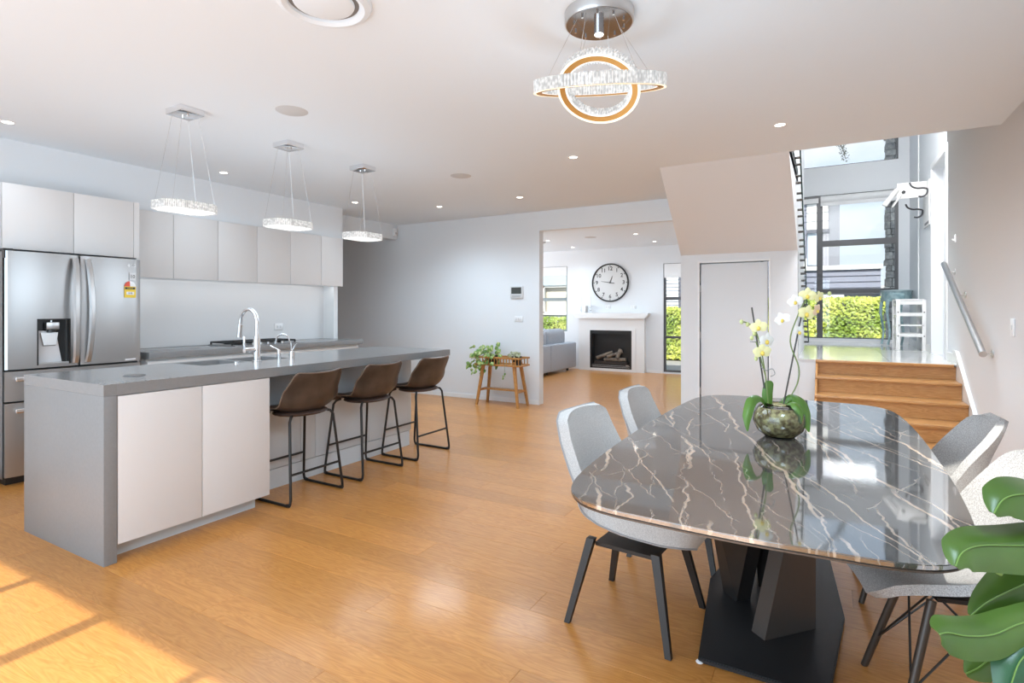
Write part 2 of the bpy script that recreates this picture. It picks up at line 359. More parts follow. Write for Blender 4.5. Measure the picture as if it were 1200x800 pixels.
# --- ceiling (added, unseen skylight opening at the right, open void over the stairs)
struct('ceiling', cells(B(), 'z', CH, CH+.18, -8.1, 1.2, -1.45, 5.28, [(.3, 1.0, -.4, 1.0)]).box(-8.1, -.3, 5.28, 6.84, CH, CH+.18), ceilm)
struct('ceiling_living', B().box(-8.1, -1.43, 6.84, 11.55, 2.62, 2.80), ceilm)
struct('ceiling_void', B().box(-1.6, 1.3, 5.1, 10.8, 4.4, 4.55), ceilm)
struct('added_skylight', B().box(.3, 1.0, -.4, .29, CH+.12, CH+.13).box(.3, 1.0, .31, 1.0, CH+.12, CH+.13), glassm)  # glass of the added, unseen skylight that lets sun onto the right-hand chairs
# --- walls
struct('wall_left', B().box(-6.05, -5.9, -1.45, 5.25, 0, CH), wallm)
struct('wall_hall', B().box(-8.1, -6.05, 5.10, 5.25, 0, CH).box(-8.1, -7.6, 5.25, 6.78, 0, CH), wallm)
struct('trim_1', B().box(-5.9, -5.64, -1.3, 5.3, 2.245, CH), wallm)                     # bulkhead over the cupboards
struct('trim_2', B().box(-6.15, -6.0, 5.3, FY, 2.42, CH), wallm)                         # beam beyond the kitchen
struct('trim_3', B().box(-5.9, -5.70, 5.20, 5.27, .92, 2.245), whitelam)
struct('wall_back', B().box(-8.1, -3.451, FY, FY+.12, 0, CH).box(-3.451, -1.547, FY, FY+.12, 2.383, CH), wallm)
struct('wall_closet', cells(B(), 'y', FY, FY+.1, -1.547, -.3, 0, 1.95, [(-1.33, -.587, 0, 1.85)]).box(-1.547, -1.45, FY+.1, 11.4, 0, 2.62).box(-.36, -.3, FY+.1, 8.55, 0, LZ), wallm)
struct('wall_stair_soffit', B().hexa([(-1.40, 5.27, CH), (-.30, 5.27, CH), (-.30, FY, 1.95), (-1.547, FY, 1.95)], [(-1.40, 5.27, CH+.1), (-.30, 5.27, CH+.1), (-.30, FY+.02, CH+.1), (-1.547, FY+.02, CH+.1)]), wallm, smooth=False)
# solid side of the upper flight, following the stair pitch
struct('wall_stair_side', B().prism([(FY+.02, LZ), (8.5, LZ), (8.5, 4.4), (5.4, 4.4), (5.4, CH+.11), (FY+.02, CH+.11)], -.36, -.3, 'x'), wallm, smooth=False)
struct('wall_stair_riser', B().box(-.3, -.13, 6.8, 6.86, 0, LZ-.0125).box(-.26, -.17, 6.795, 6.8, .1, .42), wallm, smooth=False)
struct('wall_right', cells(B(), 'x', XR, XR+.14, -1.45, WY+.15, 0, 4.4, [(7.44, 8.37, LZ, 3.0)]), wallm)
struct('wall_void', B().box(-1.6, 1.2, 5.12, 5.26, CH+.18, 4.4).box(-1.6, -1.45, 5.26, 11.4, 2.8, 4.4), wallm)  # unseen upper wall put in to keep the sun out of the void
WW = [(-1.05, .942, .83, 3.207), (-1.05, .942, 3.68, 4.3)]
struct('wall_window', cells(B(), 'y', WY, WY+.16, -1.45, XR+.14, 0, 4.4, WW), wallm)
struct('wall_living', cells(B(), 'y', 11.4, 11.55, -8.1, -1.45, 0, 2.8, [(-6.5, -5.103, .82, 2.28), (-2.955, -2.3, .03, 2.25)]), wallm)
struct('wall_living_left', cells(B(), 'x', -8.1, -8.0, 6.9, 11.4, 0, 2.65, [(7.4, 11.0, .6, 2.4)]), wallm)
struct('wall_patio', cells(B(), 'y', -1.45, -1.3, -6.05, XR, 0, CH, [(-4.75, -.1, 0, 2.45)]), wallm)
# landing floor: polished tiles
lf = struct('floor_landing', B().box(-1.45, XR, 6.87, WY, LZ-.12, LZ-.012), mat('grout', (.5, .5, .49), .8))
for i in range(4):
    for j in range(6):
        xa, ya = -1.44+i*.66, 6.80+j*.64
        xb, yb = min(xa+.657, XR), min(ya+.637, WY)
        if xa < -.3 and ya < 8: continue
        struct('tile', B().box(xa if i else -.3 if ya < 8 else xa, xb, ya, yb, LZ-.012, LZ), tilem, lf)
struct('tile', B().box(-.3, -.125, 6.79, 8.08, LZ-.012, LZ), tilem, lf)
# baseboards
struct('baseboard_back', B().box(-7.6, -3.451, FY-.012, FY, 0, .06), trimm)
struct('baseboard_right', B().box(XR-.014, XR, 3.0, 5.6, 0, .085, bev=.003).box(XR-.014, XR, 6.95, 7.36, LZ, LZ+.09).box(XR-.014, XR, 8.45, WY, LZ, LZ+.09), trimm)
struct('baseboard_living', B().box(-8, -4.78, 11.386, 11.4, 0, .06).box(-3.29, -2.98, 11.386, 11.4, 0, .06), trimm)
struct('trim_4', B().prism([(5.6, 0), (5.6, .15), (5.66, .19), (6.80, .90), (7.0, .90), (7.0, LZ-.1), (6.6, .2), (6.3, 0)], XR-.018, XR, 'x').prism([(5.6, .135), (5.66, .175), (6.80, .885), (6.80, .90), (5.66, .19), (5.6, .15)], XR-.03, XR-.018, 'x'), trimm, smooth=False)
# --- under-stair cupboard door
d1 = struct('door_1', B().box(-1.318, -.599, FY+.012, FY+.045, .008, 1.838, bev=.002), wallm)
struct('door_frame', B().box(-1.352, -1.33, FY-.008, FY+.02, 0, 1.872).box(-.587, -.565, FY-.008, FY+.02, 0, 1.872).box(-1.33, -.587, FY-.008, FY+.02, 1.85, 1.872), trimm, d1)
for z in (.35, 1.0, 1.55): struct('hinge', B().cyl((-1.324, FY+.006, z-.04), (-1.324, FY+.006, z+.04), .006, n=8), satin, d1)
# --- doorway on the landing
d2 = struct('door_2', B().box(XR+.10, XR+.138, 7.46, 8.35, LZ+.005, 2.98), trimm)
struct('door_frame', B().box(XR-.016, XR, 7.37, 7.44, LZ, 3.07, bev=.003).box(XR-.016, XR, 8.37, 8.44, LZ, 3.07, bev=.003).box(XR-.016, XR, 7.44, 8.37, 3.0, 3.07, bev=.003), trimm, d2)
struct('trim_5', B().box(XR-.012, XR, 9.55, 9.60, LZ, 4.4), trimm)
# --- windows
blindm = mat('white_blind', (.86, .86, .86), .7); framem = mat('charcoal_aluminium', (.10, .10, .105), .4, .3)
def window(n, axis_y, x0, x1, z0, z1, bars_v, bars_h, fw=.045, fm=framem, depth=.06):
    w_ = struct(n, B().box(x0, x1, axis_y, axis_y+depth, z0, z0+fw).box(x0, x1, axis_y, axis_y+depth, z1-fw, z1).box(x0, x0+fw, axis_y, axis_y+depth, z0+fw, z1-fw).box(x1-fw, x1, axis_y, axis_y+depth, z0+fw, z1-fw), fm)
    for a, b_ in bars_v: struct('mullion', B().box(a, b_, axis_y-.01, axis_y+depth, z0+fw, z1-fw), fm, w_)
    vs = [x0+fw]+[v for p in bars_v for v in p]+[x1-fw]
    for a, b_, za, zb in bars_h: struct('transom', B().box(a, b_, axis_y, axis_y+depth, za, zb), fm, w_)
    for i in range(0, len(vs), 2):
        zs = sorted({z0+fw, z1-fw, *[(q[2]+q[3])/2 for q in bars_h if q[0] <= vs[i]+.02 and q[1] >= vs[i+1]-.02]})
        for za, zb in zip(zs, zs[1:]): struct('pane', B().box(vs[i], vs[i+1], axis_y+depth/2-.003, axis_y+depth/2+.003, za, zb), glassm, w_)
    return w_
w2 = window('window_2', WY+.02, -1.05, .942, .80, 3.207, [(-.187, -.10)], [(-.10, .897, 2.355, 2.45), (-.10, .897, 1.57, 1.645)])
struct('blind', B().cyl((-.13, WY-.03, 3.13), (.94, WY-.03, 3.13), .06, n=20).box(-.13, .94, WY-.055, WY-.05, 3.02, 3.12), blindm, w2)
struct('blind', B().box(-1.05, -.16, WY-.03, WY+.0, 3.08, 3.16), blindm, w2)
struct('window_sill', B().box(-1.05, .96, WY-.02, WY+.02, .77, .80), trimm, w2)
window('window_3', WY+.05, -1.05, .942, 3.68, 4.3, [], [], fw=.02)
w4 = window('window_4', 11.43, -6.5, -5.103, .82, 2.28, [(-5.95, -5.90)], [(-6.455, -5.148, 1.50, 1.575)], fw=.035, fm=mat('grey_frame', (.25, .30, .31), .4))
struct('blind', B().box(-6.48, -5.12, 11.405, 11.425, 2.07, 2.27), blindm, w4)
w5 = window('window_5', 11.43, -2.955, -2.3, .03, 2.25, [], [(-2.92, -2.34, 1.50, 1.565), (-2.92, -2.34, .72, .765)], fw=.04)
struct('blind', B().box(-2.94, -2.31, 11.405, 11.425, 1.96, 2.24), blindm, w5)
window('added_patio_glazing', -1.42, -4.75, -.1, 0, 2.45, [(-3.98, -3.92), (-3.32, -3.26), (-2.66, -2.58), (-1.93, -1.87), (-1.05, -.97)], [])  # unseen glazing added behind the camera; mullions placed from the floor sun bars
w7 = struct('added_side_window', B().box(-8.06, -8.02, 7.4, 11.0, .6, .65).box(-8.06, -8.02, 7.4, 11.0, 2.35, 2.4).box(-8.06, -8.02, 9.17, 9.23, .65, 2.35), framem)  # unseen side window, added to bring light into the living room
struct('pane', B().box(-8.043, -8.037, 7.4, 9.17, .65, 2.35), glassm, w7); struct('pane', B().box(-8.043, -8.037, 9.23, 11.0, .65, 2.35), glassm, w7)

# ================================================================== staircase
st = thing('staircase', 'honey oak staircase of five steps up to the white tiled landing', 'stairs', (.465, 6.2, 0))
rise = LZ/5
for i in range(5):
    z = LZ-rise*i; yn = 6.80-.285*i
    obj('riser', B().box(-.13, XR-.02, yn+.022, yn+.04, z-rise, z-.028), stairwood, st, True)
    obj('tread' if i else 'nosing', B().box(-.13, XR-.02 if i else XR-.045, yn, (yn+.285+.02) if i else 6.80-.0005+.04-.04+.0, z-.028, z, bev=.006) if i else B().box(-.13, XR-.04, 6.772, 6.80, z-.03, z-.001, bev=.005), stairwood, st, True)
obj('stringer', B().prism([(5.68, 0), (5.68, rise-.03), (6.78, LZ-.04), (6.78, 0)], -.128, -.11, 'x'), stairwood, st, True, smooth=False)
# handrail
hr = thing('handrail', 'round satin steel handrail sloping down the right wall', 'handrail', (XR, 6.2, .9))
p0, p1 = Vector((XR-.084, 7.03, 1.765)), Vector((XR-.084, 5.38, .966))
obj('rail', B().cyl(p0, p1, .025, n=24), mat('brushed_rail', (.55, .55, .55), .3, 1), hr, True)
for f in (.03, .33, .92):
    p = p0.lerp(p1, f)
    obj('bracket', B().tube([p, p+Vector((.0, 0, -.05)), p+Vector((.03, 0, -.065)), p+Vector((.084, 0, -.065))], .006).cyl(p+Vector((.076, 0, -.065)), p+Vector((.084, 0, -.065)), .03, n=16), satin, hr, True)
# glass balustrade beside the upper flight
gb = thing('glass_balustrade', 'frameless glass balustrade on steel standoffs beside the upper stair flight', 'balustrade', (-.27, 8.3, .9))
A_, Z_ = Vector((-.26, 5.95, 2.96)), Vector((-.26, 8.55, .86))
up = Vector((0, 0, .28)); dn = Vector((0, 0, -.1))
obj('glass_panel', B().prism([((A_+dn).y, (A_+dn).z), (Z_.y, LZ+.01), ((Z_+up).y, (Z_+up).z), ((A_+up).y, (A_+up).z)], -.262, -.25, 'x'), glassm, gb, True, smooth=False)
obj('edge_line', B().tube([A_+Vector((.012, 0, .0)), Z_+Vector((.012, 0, 0))], .007, n=6), mat('dark_green_glass', (.015, .06, .06), .2), gb, True)
for i in range(15):
    p = A_.lerp(Z_, .02+.96*i/14)
    for dz in (.035, -.035): obj('standoff', B().cyl((-.3, p.y, p.z+dz), (-.245, p.y, p.z+dz), .013, n=10), mat('dark_standoff', (.09, .085, .08), .35, .8), gb, True)

# ================================================================== kitchen run
g_up = 'wall cupboards over the kitchen bench'
ys = [2.68, 3.08, 3.54, 4.0, 4.445, 4.91, 5.27]
names = ['cream wall cupboard right beside the fridge housing, above the bench', 'second cream wall cupboard from the fridge, above the bench', 'third cream wall cupboard from the fridge, above the cooktop side',
         'fourth cream wall cupboard from the fridge, above the bench', 'cream wall cupboard second from the end away from the fridge', 'cream wall cupboard at the end farthest from the fridge']
for i in range(6):
    a, b_ = ys[i], ys[i+1]
    t = thing('wall_cabinet', names[i], 'cabinet', (-5.75, (a+b_)/2, 1.62), 0, g_up)
    obj('body', B().box(-5.899, -5.622, a+.001, b_-.001, 1.625, 2.243), whitelam, t, True)
    obj('door', B().box(-5.62, -5.60, a+.0025, b_-.0025, 1.61, 2.24, bev=.001), cream, t, True)
t = thing('under_cabinet_light', 'thin lit strip along the underside of the cream wall cupboards', 'light', (-5.7, 4, 1.62))
obj('strip', B().box(-5.66, -5.63, 2.72, 5.24, 1.616, 1.624), ledm, t, True)
area('under_cabinet_lamp', (-5.70, 3.98, 1.605), (-.35, 0, -1), 2.4, .05, 1.1, (.95, .97, 1))
# fridge housing
t = thing('fridge_cabinet', 'cream two-door cupboard above the steel fridge', 'cabinet', (-5.65, 2.19, 1.76))
obj('body', B().box(-5.899, -5.425, 1.69, 2.665, 1.765, 2.262), whitelam, t, True)
obj('side_panel', B().box(-5.899, -5.40, 2.645, 2.67, .0, 1.764).box(-5.424, -5.40, 2.625, 2.67, 1.765, 2.262), cream, t, True)
obj('door', B().box(-5.423, -5.40, 1.715, 2.168, 1.765, 2.262, bev=.001), cream, t, True)
obj('door', B().box(-5.423, -5.40, 2.172, 2.622, 1.765, 2.262, bev=.001), cream, t, True)
t = thing('tall_cabinet', 'cream tall pantry cupboard at the left edge, beside the fridge', 'cabinet', (-5.6, 1.4, 0))
obj('body', B().box(-5.899, -5.40, .9, 1.645, .08, 2.24), whitelam, t, True)
obj('door', B().box(-5.398, -5.38, .9, 1.655, .1, 2.24), cream, t, True)
obj('plinth', B().box(-5.88, -5.45, .9, 1.645, 0, .08), plinthm, t, True)
# fridge
t = thing('fridge', 'stainless steel french-door fridge with ice dispenser and two drawers', 'fridge', (-5.5, 2.12, 0))
X0 = -5.2
obj('body', B().box(-5.86, X0-.075, 1.675, 2.59, .05, 1.735, bev=.004), steel_d, t, True)
obj('hinge_cover', B().box(-5.34, X0-.02, 1.665, 1.72, 1.735, 1.752, bev=.003).box(X0-.06, X0-.02, 1.668, 1.69, 1.68, 1.735), black, t, True)
def fdoor(n, y0, y1, z0, z1, bow=.012, hole=None):
    P = []; nn = 14; 
    b = B()
    def strip(ya, yb, za, zb):
        P = []
        for i in range(nn+1):
            yy = ya+(yb-ya)*i/nn; k = (yy-y0)/(y1-y0); e = min(k, 1-k)
            x = X0-.012+bow*(1-(2*k-1)**2)-(0 if e > .03 else (.03-e)/.03*.012)
            P.append([Vector((x, yy, za)), Vector((x, yy, zb))])
        b.grid(P, .055)
    if hole:
        a, c, d, e = hole; strip(y0, a, z0, z1); strip(c, y1, z0, z1); strip(a, c, z0, d); strip(a, c, e, z1)
    else: strip(y0, y1, z0, z1)
    bmesh.ops.recalc_face_normals(b.bm, faces=b.bm.faces)
    return obj(n, b, steel, t, True)
dl = fdoor('door', 1.672, 2.134, .86, 1.735, hole=(1.862, 2.062, .888, 1.226))
dr = fdoor('door', 2.144, 2.59, .86, 1.735)
for za, zb in ((.625, .845), (.07, .612)): 
    q = fdoor('drawer', 1.672, 2.59, za, zb, bow=.01)
    hz = zb-.055
    obj('handle', B().box(X0+.02, X0+.036, 1.72, 2.54, hz-.016, hz+.016, bev=.006).box(X0-.01, X0+.025, 1.73, 1.76, hz-.01, hz+.01).box(X0-.01, X0+.025, 2.50, 2.53, hz-.01, hz+.01), chrome, q, True)
obj('door_gap', B().box(X0-.0752, X0-.066, 1.675, 2.588, .05, 1.733), black, t, True)
def fhandle(y, s):
    pts = []; 
    for i in range(17):
        k = i/16; pts.append((X0+.006+.055*math.sin(PI*k)**.55, y+s*.012*math.sin(PI*k), .885+.82*k))
    b = B(); P = []
    for (x, yy, z) in pts: P.append([Vector((x, yy-.014, z)), Vector((x+.012, yy-.008, z)), Vector((x+.012, yy+.008, z)), Vector((x, yy+.014, z))])
    b.grid(P, .01); bmesh.ops.recalc_face_normals(b.bm, faces=b.bm.faces); return b
obj('handle', fhandle(2.098, -1), satin, dl, True); obj('handle', fhandle(2.18, 1), satin, dr, True)
dp = obj('dispenser', B().box(X0-.085, X0-.06, 1.862, 2.062, .888, 1.226).box(X0-.085, X0+.001, 1.855, 1.864, .88, 1.232).box(X0-.085, X0+.001, 2.060, 2.069, .88, 1.232).box(X0-.085, X0+.001, 1.855, 2.069, 1.222, 1.232), black, t, True)
obj('dispenser_back', B().hexa([(X0-.058, 1.868, .892), (X0-.058, 2.03, .892), (X0-.058, 1.99, 1.14), (X0-.058, 1.868, 1.14)], [(X0-.05, 1.868, .892), (X0-.05, 2.03, .892), (X0-.05, 1.99, 1.14), (X0-.05, 1.868, 1.14)]), mat('pale_dispenser', (.68, .68, .69), .3), dp, True, smooth=False)
obj('nozzle_block', B().box(X0-.05, X0-.005, 1.915, 2.0, 1.15, 1.205, bev=.006), satin, dp, True)
obj('nozzle', B().cyl((X0-.03, 1.955, 1.13), (X0-.03, 1.955, 1.15), .03, n=20), black, dp, True)
obj('nozzle_pin', B().cyl((X0-.03, 1.955, 1.205), (X0-.03, 1.955, 1.225), .006, n=10), satin, dp, True)
obj('paddle', B().hexa([(X0-.045, 1.905, 1.02), (X0-.045, 1.985, 1.02), (X0-.025, 1.985, 1.03), (X0-.025, 1.905, 1.03)], [(X0-.045, 1.89, 1.125), (X0-.045, 2.0, 1.125), (X0-.035, 2.0, 1.125), (X0-.035, 1.89, 1.125)]), satin, dp, True, smooth=False)
obj('drip_tray', B().box(X0-.055, X0-.002, 1.866, 2.058, .888, .895), greyp, dp, True)
R9 = (PI/2, 0, PI/2)
lb = obj('energy_sticker', B().box(X0+.001, X0+.0025, 2.452, 2.542, 1.405, 1.50), mat('sticker_yellow', (.85, .60, .06), .5), dr, True)
arc = [(2.497+.045*math.cos(a), 1.50+.045*math.sin(a)) for a in [PI*i/16 for i in range(17)]]
obj('sticker_arc', B().prism(arc, X0+.001, X0+.0027, 'x'), mat('sticker_white', (.85, .85, .85), .5), dr, True)
obj('sticker_red', B().prism([(2.497, 1.50)]+[(2.497+.045*math.cos(a), 1.50+.045*math.sin(a)) for a in [PI*(.52+.48*i/9) for i in range(10)]], X0+.001, X0+.0032, 'x'), mat('sticker_red', (.75, .10, .06), .5), dr, True)
obj('sticker_band', B().box(X0+.001, X0+.0032, 2.458, 2.536, 1.476, 1.494), black, dr, True)
obj('sticker_panel', B().box(X0+.001, X0+.0032, 2.468, 2.528, 1.43, 1.455), MATS['sticker_white'], dr, True)
text('sticker_print', '518', .02, black, dr, (X0+.004, 2.498, 1.442), R9); text('sticker_print', 'ENERGY', .012, MATS['sticker_yellow'], dr, (X0+.004, 2.497, 1.485), R9)
obj('warranty_sticker', B().box(X0+.001, X0+.0025, 2.492, 2.54, 1.553, 1.62), mat('sticker_silver', (.7, .7, .7), .4), dr, True)
text('warranty_number', '10', .04, mat('ink_grey', (.12, .12, .12), .5), dr, (X0+.0035, 2.516, 1.585), R9)
text('maker_name', 'LG', .032, mat('bright_logo', (.85, .85, .85), .2), dr, (X0+.001, 2.525, 1.68), R9); obj('maker_badge', B().cyl((X0, 2.488, 1.68), (X0+.002, 2.488, 1.68), .012, n=20), MATS['bright_logo'], dr, True)
obj('model_plate', B().box(X0-.002, X0+.002, 2.46, 2.54, .872, .884), MATS['bright_logo'], dr, True)
obj('foot', B().box(-5.80, X0-.1, 1.70, 2.56, 0, .05), black, t, True)

# base cabinets and bench
bys = [2.68, 3.50, 4.38, 5.24]
lab = ['white base cupboard under the rear bench, nearest the fridge', 'white base cupboard under the gas cooktop', 'white base cupboard at the far end of the rear bench']
for i in range(3):
    t = thing('base_cabinet', lab[i], 'cabinet', (-5.58, (bys[i]+bys[i+1])/2, 0), 0, 'base cupboards under the rear bench')
    a, b_ = bys[i], bys[i+1]
    obj('body', B().box(-5.88, -5.312, a+.001, b_-.001, .1, .857), whitelam, t, True)
    obj('door', B().box(-5.31, -5.29, a+.002, (a+b_)/2-.001, .1, .835), whitelam, t, True); obj('door', B().box(-5.31, -5.29, (a+b_)/2+.001, b_-.002, .1, .835), whitelam, t, True)
    obj('plinth', B().box(-5.86, -5.36, a, b_, 0, .1), plinthm, t, True)
t = thing('rear_benchtop', 'long grey stone benchtop along the kitchen wall', 'benchtop', (-5.58, 3.95, .86))
obj('slab', B().box(-5.899, -5.245, 2.675, 5.28, .86, .92, bev=.002), stone, t, True)
t = thing('splashback', 'pale grey glass splashback behind the cooktop', 'splashback', (-5.89, 3.95, .92))
obj('glass_sheet', B().box(-5.899, -5.892, 2.675, 5.2, .922, 1.61), splash, t, True)
t = thing('gas_cooktop', 'black cast-iron gas cooktop set in the rear bench', 'cooktop', (-5.56, 3.95, .92))
obj('hob_plate', B().box(-5.80, -5.33, 3.55, 4.38, .92, .928, bev=.002), steel_d, t, True)
for k in range(3):
    ya = 3.57+k*.265
    g = B()
    for yy in (ya, ya+.125, ya+.25): g.box(-5.78, -5.40, yy-.006, yy+.006, .945, .962)
    for xx in (-5.775, -5.59, -5.405): g.box(xx-.006, xx+.006, ya, ya+.25, .945, .962)
    for xx in (-5.775, -5.405):
        for yy in (ya, ya+.25): g.box(xx-.007, xx+.007, yy-.007, yy+.007, .928, .95)
    obj('grate', g, black, t, True)
for (x, y_, r) in ((-5.68, 3.695, .035), (-5.50, 3.695, .045), (-5.59, 3.96, .06), (-5.68, 4.225, .035), (-5.50, 4.225, .045)):
    obj('burner', B().cyl((x, y_, .928), (x, y_, .942), r, n=20), blackmetal, t, True)
for k in range(5): obj('knob', B().cyl((-5.355, 3.78+k*.09, .928), (-5.355, 3.78+k*.09, .95), .016, n=14), satin, t, True)
def plate(name, label, cat, c, ax, w_, h_, rockers=1, group=None):
    t = thing(name, label, cat, c, 0, group); x, y_, z = c; b = B()
    n = {'+x': (1, 0), '-x': (-1, 0), '-y': (0, -1)}[ax]
    def bx(u0, u1, z0, z1, d0, d1):
        if n[0]: return (min(d0*n[0], d1*n[0]), max(d0*n[0], d1*n[0]), u0, u1, z0, z1)
        return (u0, u1, min(-d0, -d1), max(-d0, -d1), z0, z1)
    obj('plate', B().box(*bx(-w_/2, w_/2, -h_/2, h_/2, 0, .009), bev=.002), whitep, t)
    for k in range(rockers):
        u = (k-(rockers-1)/2)*w_/(rockers+.6)
        obj('rocker', B().box(*bx(u-.009, u+.009, -.016, .016, .009, .0125), bev=.001), mat('rocker_white', (.7, .7, .7), .3), t)
    return t
plate('power_outlet', 'white double power outlet on the glass splashback', 'outlet', (-5.891, 4.5, 1.095), '+x', .115, .08, 2)
plate('light_switch', 'white light switch plate on the wall below the intercom screen', 'switch', (-3.77, FY-.001, 1.175), '-y', .13, .075, 3)
plate('light_switch', 'white light switch plate on the right wall below the handrail end', 'switch', (XR-.001, 4.96, 1.18), '-x', .08, .12, 1)
t = thing('wall_sensor', 'tiny white sensor on the right wall beside the landing doorway', 'sensor', (XR-.001, 6.956, 2.0))
obj('plate', B().box(-.008, 0, -.02, .02, -.03, .045, bev=.002), whitep, t); obj('tip', B().cyl((-.008, 0, -.01), (-.03, 0, .0), .008, n=8), whitep, t)
plate('wall_outlet', 'small white outlet above the mantel, left of centre', 'outlet', (-4.15, 11.399, 1.36), '-y', .12, .07, 2)
plate('wall_outlet', 'small white outlet above the mantel, near its right end', 'outlet', (-3.58, 11.399, 1.36), '-y', .12, .07, 2)
t = thing('intercom_screen', 'white intercom panel with dark screen on the back wall', 'panel', (-3.80, FY-.001, 1.545))
obj('case', B().box(-.1, .1, -.022, 0, -.085, .085, bev=.006), mat('pale_grey_case', (.62, .62, .62), .35), t)
obj('screen', B().box(-.08, .08, -.0235, -.021, -.02, .07), mat('dark_screen', (.06, .065, .06), .15), t)
obj('button_row', B().box(-.07, .07, -.0245, -.021, -.06, -.045), greyp, t)
t = thing('alarm_sensor', 'small white alarm sensor on the beam beyond the cupboards', 'sensor', (-5.995, 6.70, 2.53))
obj('case', B().box(0, .045, -.035, .035, -.06, .06, bev=.01), whitep, t); obj('lens', B().ball((.045, 0, -.02), .018), mat('sensor_lens', (.6, .6, .6), .2), t)

# ================================================================== island
IX0, IX1, IY0, IY1 = -4.11, -3.18, 1.405, 4.35
t = thing('island_benchtop', 'grey stone island benchtop with waterfall end', 'benchtop', (-3.645, 2.9, 0))
SK = [(-4.04, -3.70, 2.23, 2.56), (-4.04, -3.70, 2.59, 2.93)]
b = B(); cells(b, 'z', .86, .92, IX0, IX1, IY0, IY1, SK)
obj('top', b, stone, t, True, smooth=False)
obj('waterfall_panel', B().box(IX0, IX1, IY0, IY0+.062, 0, .8598, bev=.0015), stone2, t, True)
obj('edge_strip', B().box(IX1-.001, IX1+.0005, IY0+.06, IY1, .861, .919), stone2, t, True)
t = thing('island_cabinet', 'cream two-door cupboard on the near side of the island', 'cabinet', (-3.35, 1.92, 0))
obj('body', B().box(-3.53, -3.202, IY0+.064, 2.362, .092, .858), whitelam, t, True)
obj('door', B().box(-3.20, -3.181, IY0+.066, 1.912, .092, .855, bev=.001), cream, t, True)
obj('door', B().box(-3.20, -3.181, 1.916, 2.363, .092, .855, bev=.001), cream, t, True)
obj('plinth', B().box(-3.5, -3.285, IY0+.064, 2.33, 0, .092), plinthm, t, True)
t = thing('island_rear_cabinet', 'white island cupboards behind the bar stools', 'cabinet', (-3.8, 3.0, 0))
SKH = SK
cells(bb := B(), 'z', .09, .858, -4.08, -3.532, IY0+.064, 4.17, [(-4.05, -3.69, 2.22, 2.94)])
obj('body', bb, whitelam, t, True, smooth=False)
pan = mat('pale_grey_panel', (.66, .69, .71), .35)
for a, b_ in ((2.366, 2.88), (2.884, 3.02), (3.024, 3.60), (3.604, 4.17)): obj('back_panel', B().box(-3.53, -3.512, a, b_, .145, .857, bev=.001), pan, t, True)
obj('plinth', B().box(-4.05, -3.52, IY0+.064, 4.15, 0, .09).box(-3.53, -3.515, 2.366, 4.15, 0, .139), pan, t, True)
for i, (x0, x1, y0, y1) in enumerate(SK):
    t = thing('kitchen_sink', ['undermount steel sink bowl in the island, nearer the waterfall end', 'undermount steel sink bowl in the island, beside the tall tap'][i], 'sink', ((x0+x1)/2, (y0+y1)/2, .7), 0, 'island sink bowls')
    b = B().box(x0-.008, x1+.008, y0-.008, y1+.008, .70, .706)
    b.box(x0-.008, x0, y0-.008, y1+.008, .706, .86).box(x1, x1+.008, y0-.008, y1+.008, .706, .86).box(x0, x1, y0-.008, y0, .706, .86).box(x0, x1, y1, y1+.008, .706, .86)
    obj('bowl', b, steel, t, True, smooth=False)
    obj('drain', B().cyl(((x0+x1)/2, (y0+y1)/2, .706), ((x0+x1)/2, (y0+y1)/2, .71), .045, n=24), chrome, t, True)
t = thing('tall_tap', 'tall chrome gooseneck mixer tap at the island sink', 'tap', (-3.63, 2.59, .92))
obj('base', B().cyl((0, 0, 0), (0, 0, .012), .032, n=24).cyl((0, 0, .012), (0, 0, .19), .024, n=24), chrome, t)
pts = [(0, 0, .15), (0, 0, .28)]+[(-.0-.095+.095*math.cos(a), 0, .29+.095*math.sin(a)) for a in [PI*i/12 for i in range(0, 12)]]+[(-.197, 0, .26)]
obj('spout', B().tube(pts, .0135, n=14), chrome, t)
obj('spray_head', B().cyl((-.195, 0, .27), (-.208, 0, .175), .017, .019, n=18), satin, t)
obj('handle', B().cyl((0, -.02, .09), (0, -.10, .09), .019, n=16).tube([(0, -.095, .095), (0, -.10, .13), (0, -.10, .19)], .008), chrome, t)
t = thing('soap_dispenser', 'short chrome dispenser beside the tall tap', 'dispenser', (-3.66, 2.80, .92))
obj('body', B().cyl((0, 0, 0), (0, 0, .075), .014, n=16), chrome, t); obj('lever', B().tube([(0, 0, .072), (-.03, -.02, .09), (-.06, -.03, .105)], .005), chrome, t)
t = thing('filter_tap', 'small chrome filter tap with thin curved spout', 'tap', (-3.55, 2.83, .92))
obj('body', B().cyl((0, 0, 0), (0, 0, .065), .022, n=18), chrome, t)
pts = [(-.005, 0, .06), (-.01, -.005, .13)]+[(-.06+.05*math.cos(a), -.015-.02*(1-math.cos(a)), .145+.05*math.sin(a)) for a in [PI*i/10 for i in range(0, 11)]]+[(-.112, -.05, .12)]
obj('spout', B().tube(pts, .0055, n=10), chrome, t); obj('lever', B().tube([(.0, 0, .065), (.015, .012, .10), (.03, .02, .125)], .005), chrome, t)
t = thing('bench_socket', 'flush round pop-up socket in the island top', 'socket', (-3.49, 1.70, .92))
obj('lid', B().cyl((0, 0, 0), (0, 0, .003), .055, n=32), mat('socket_grey', (.13, .13, .135), .35), t)
t = thing('air_switch', 'small chrome air switch button behind the sink bowls', 'button', (-3.66, 2.45, .92))
obj('button', B().cyl((0, 0, 0), (0, 0, .012), .018, n=20), chrome, t)

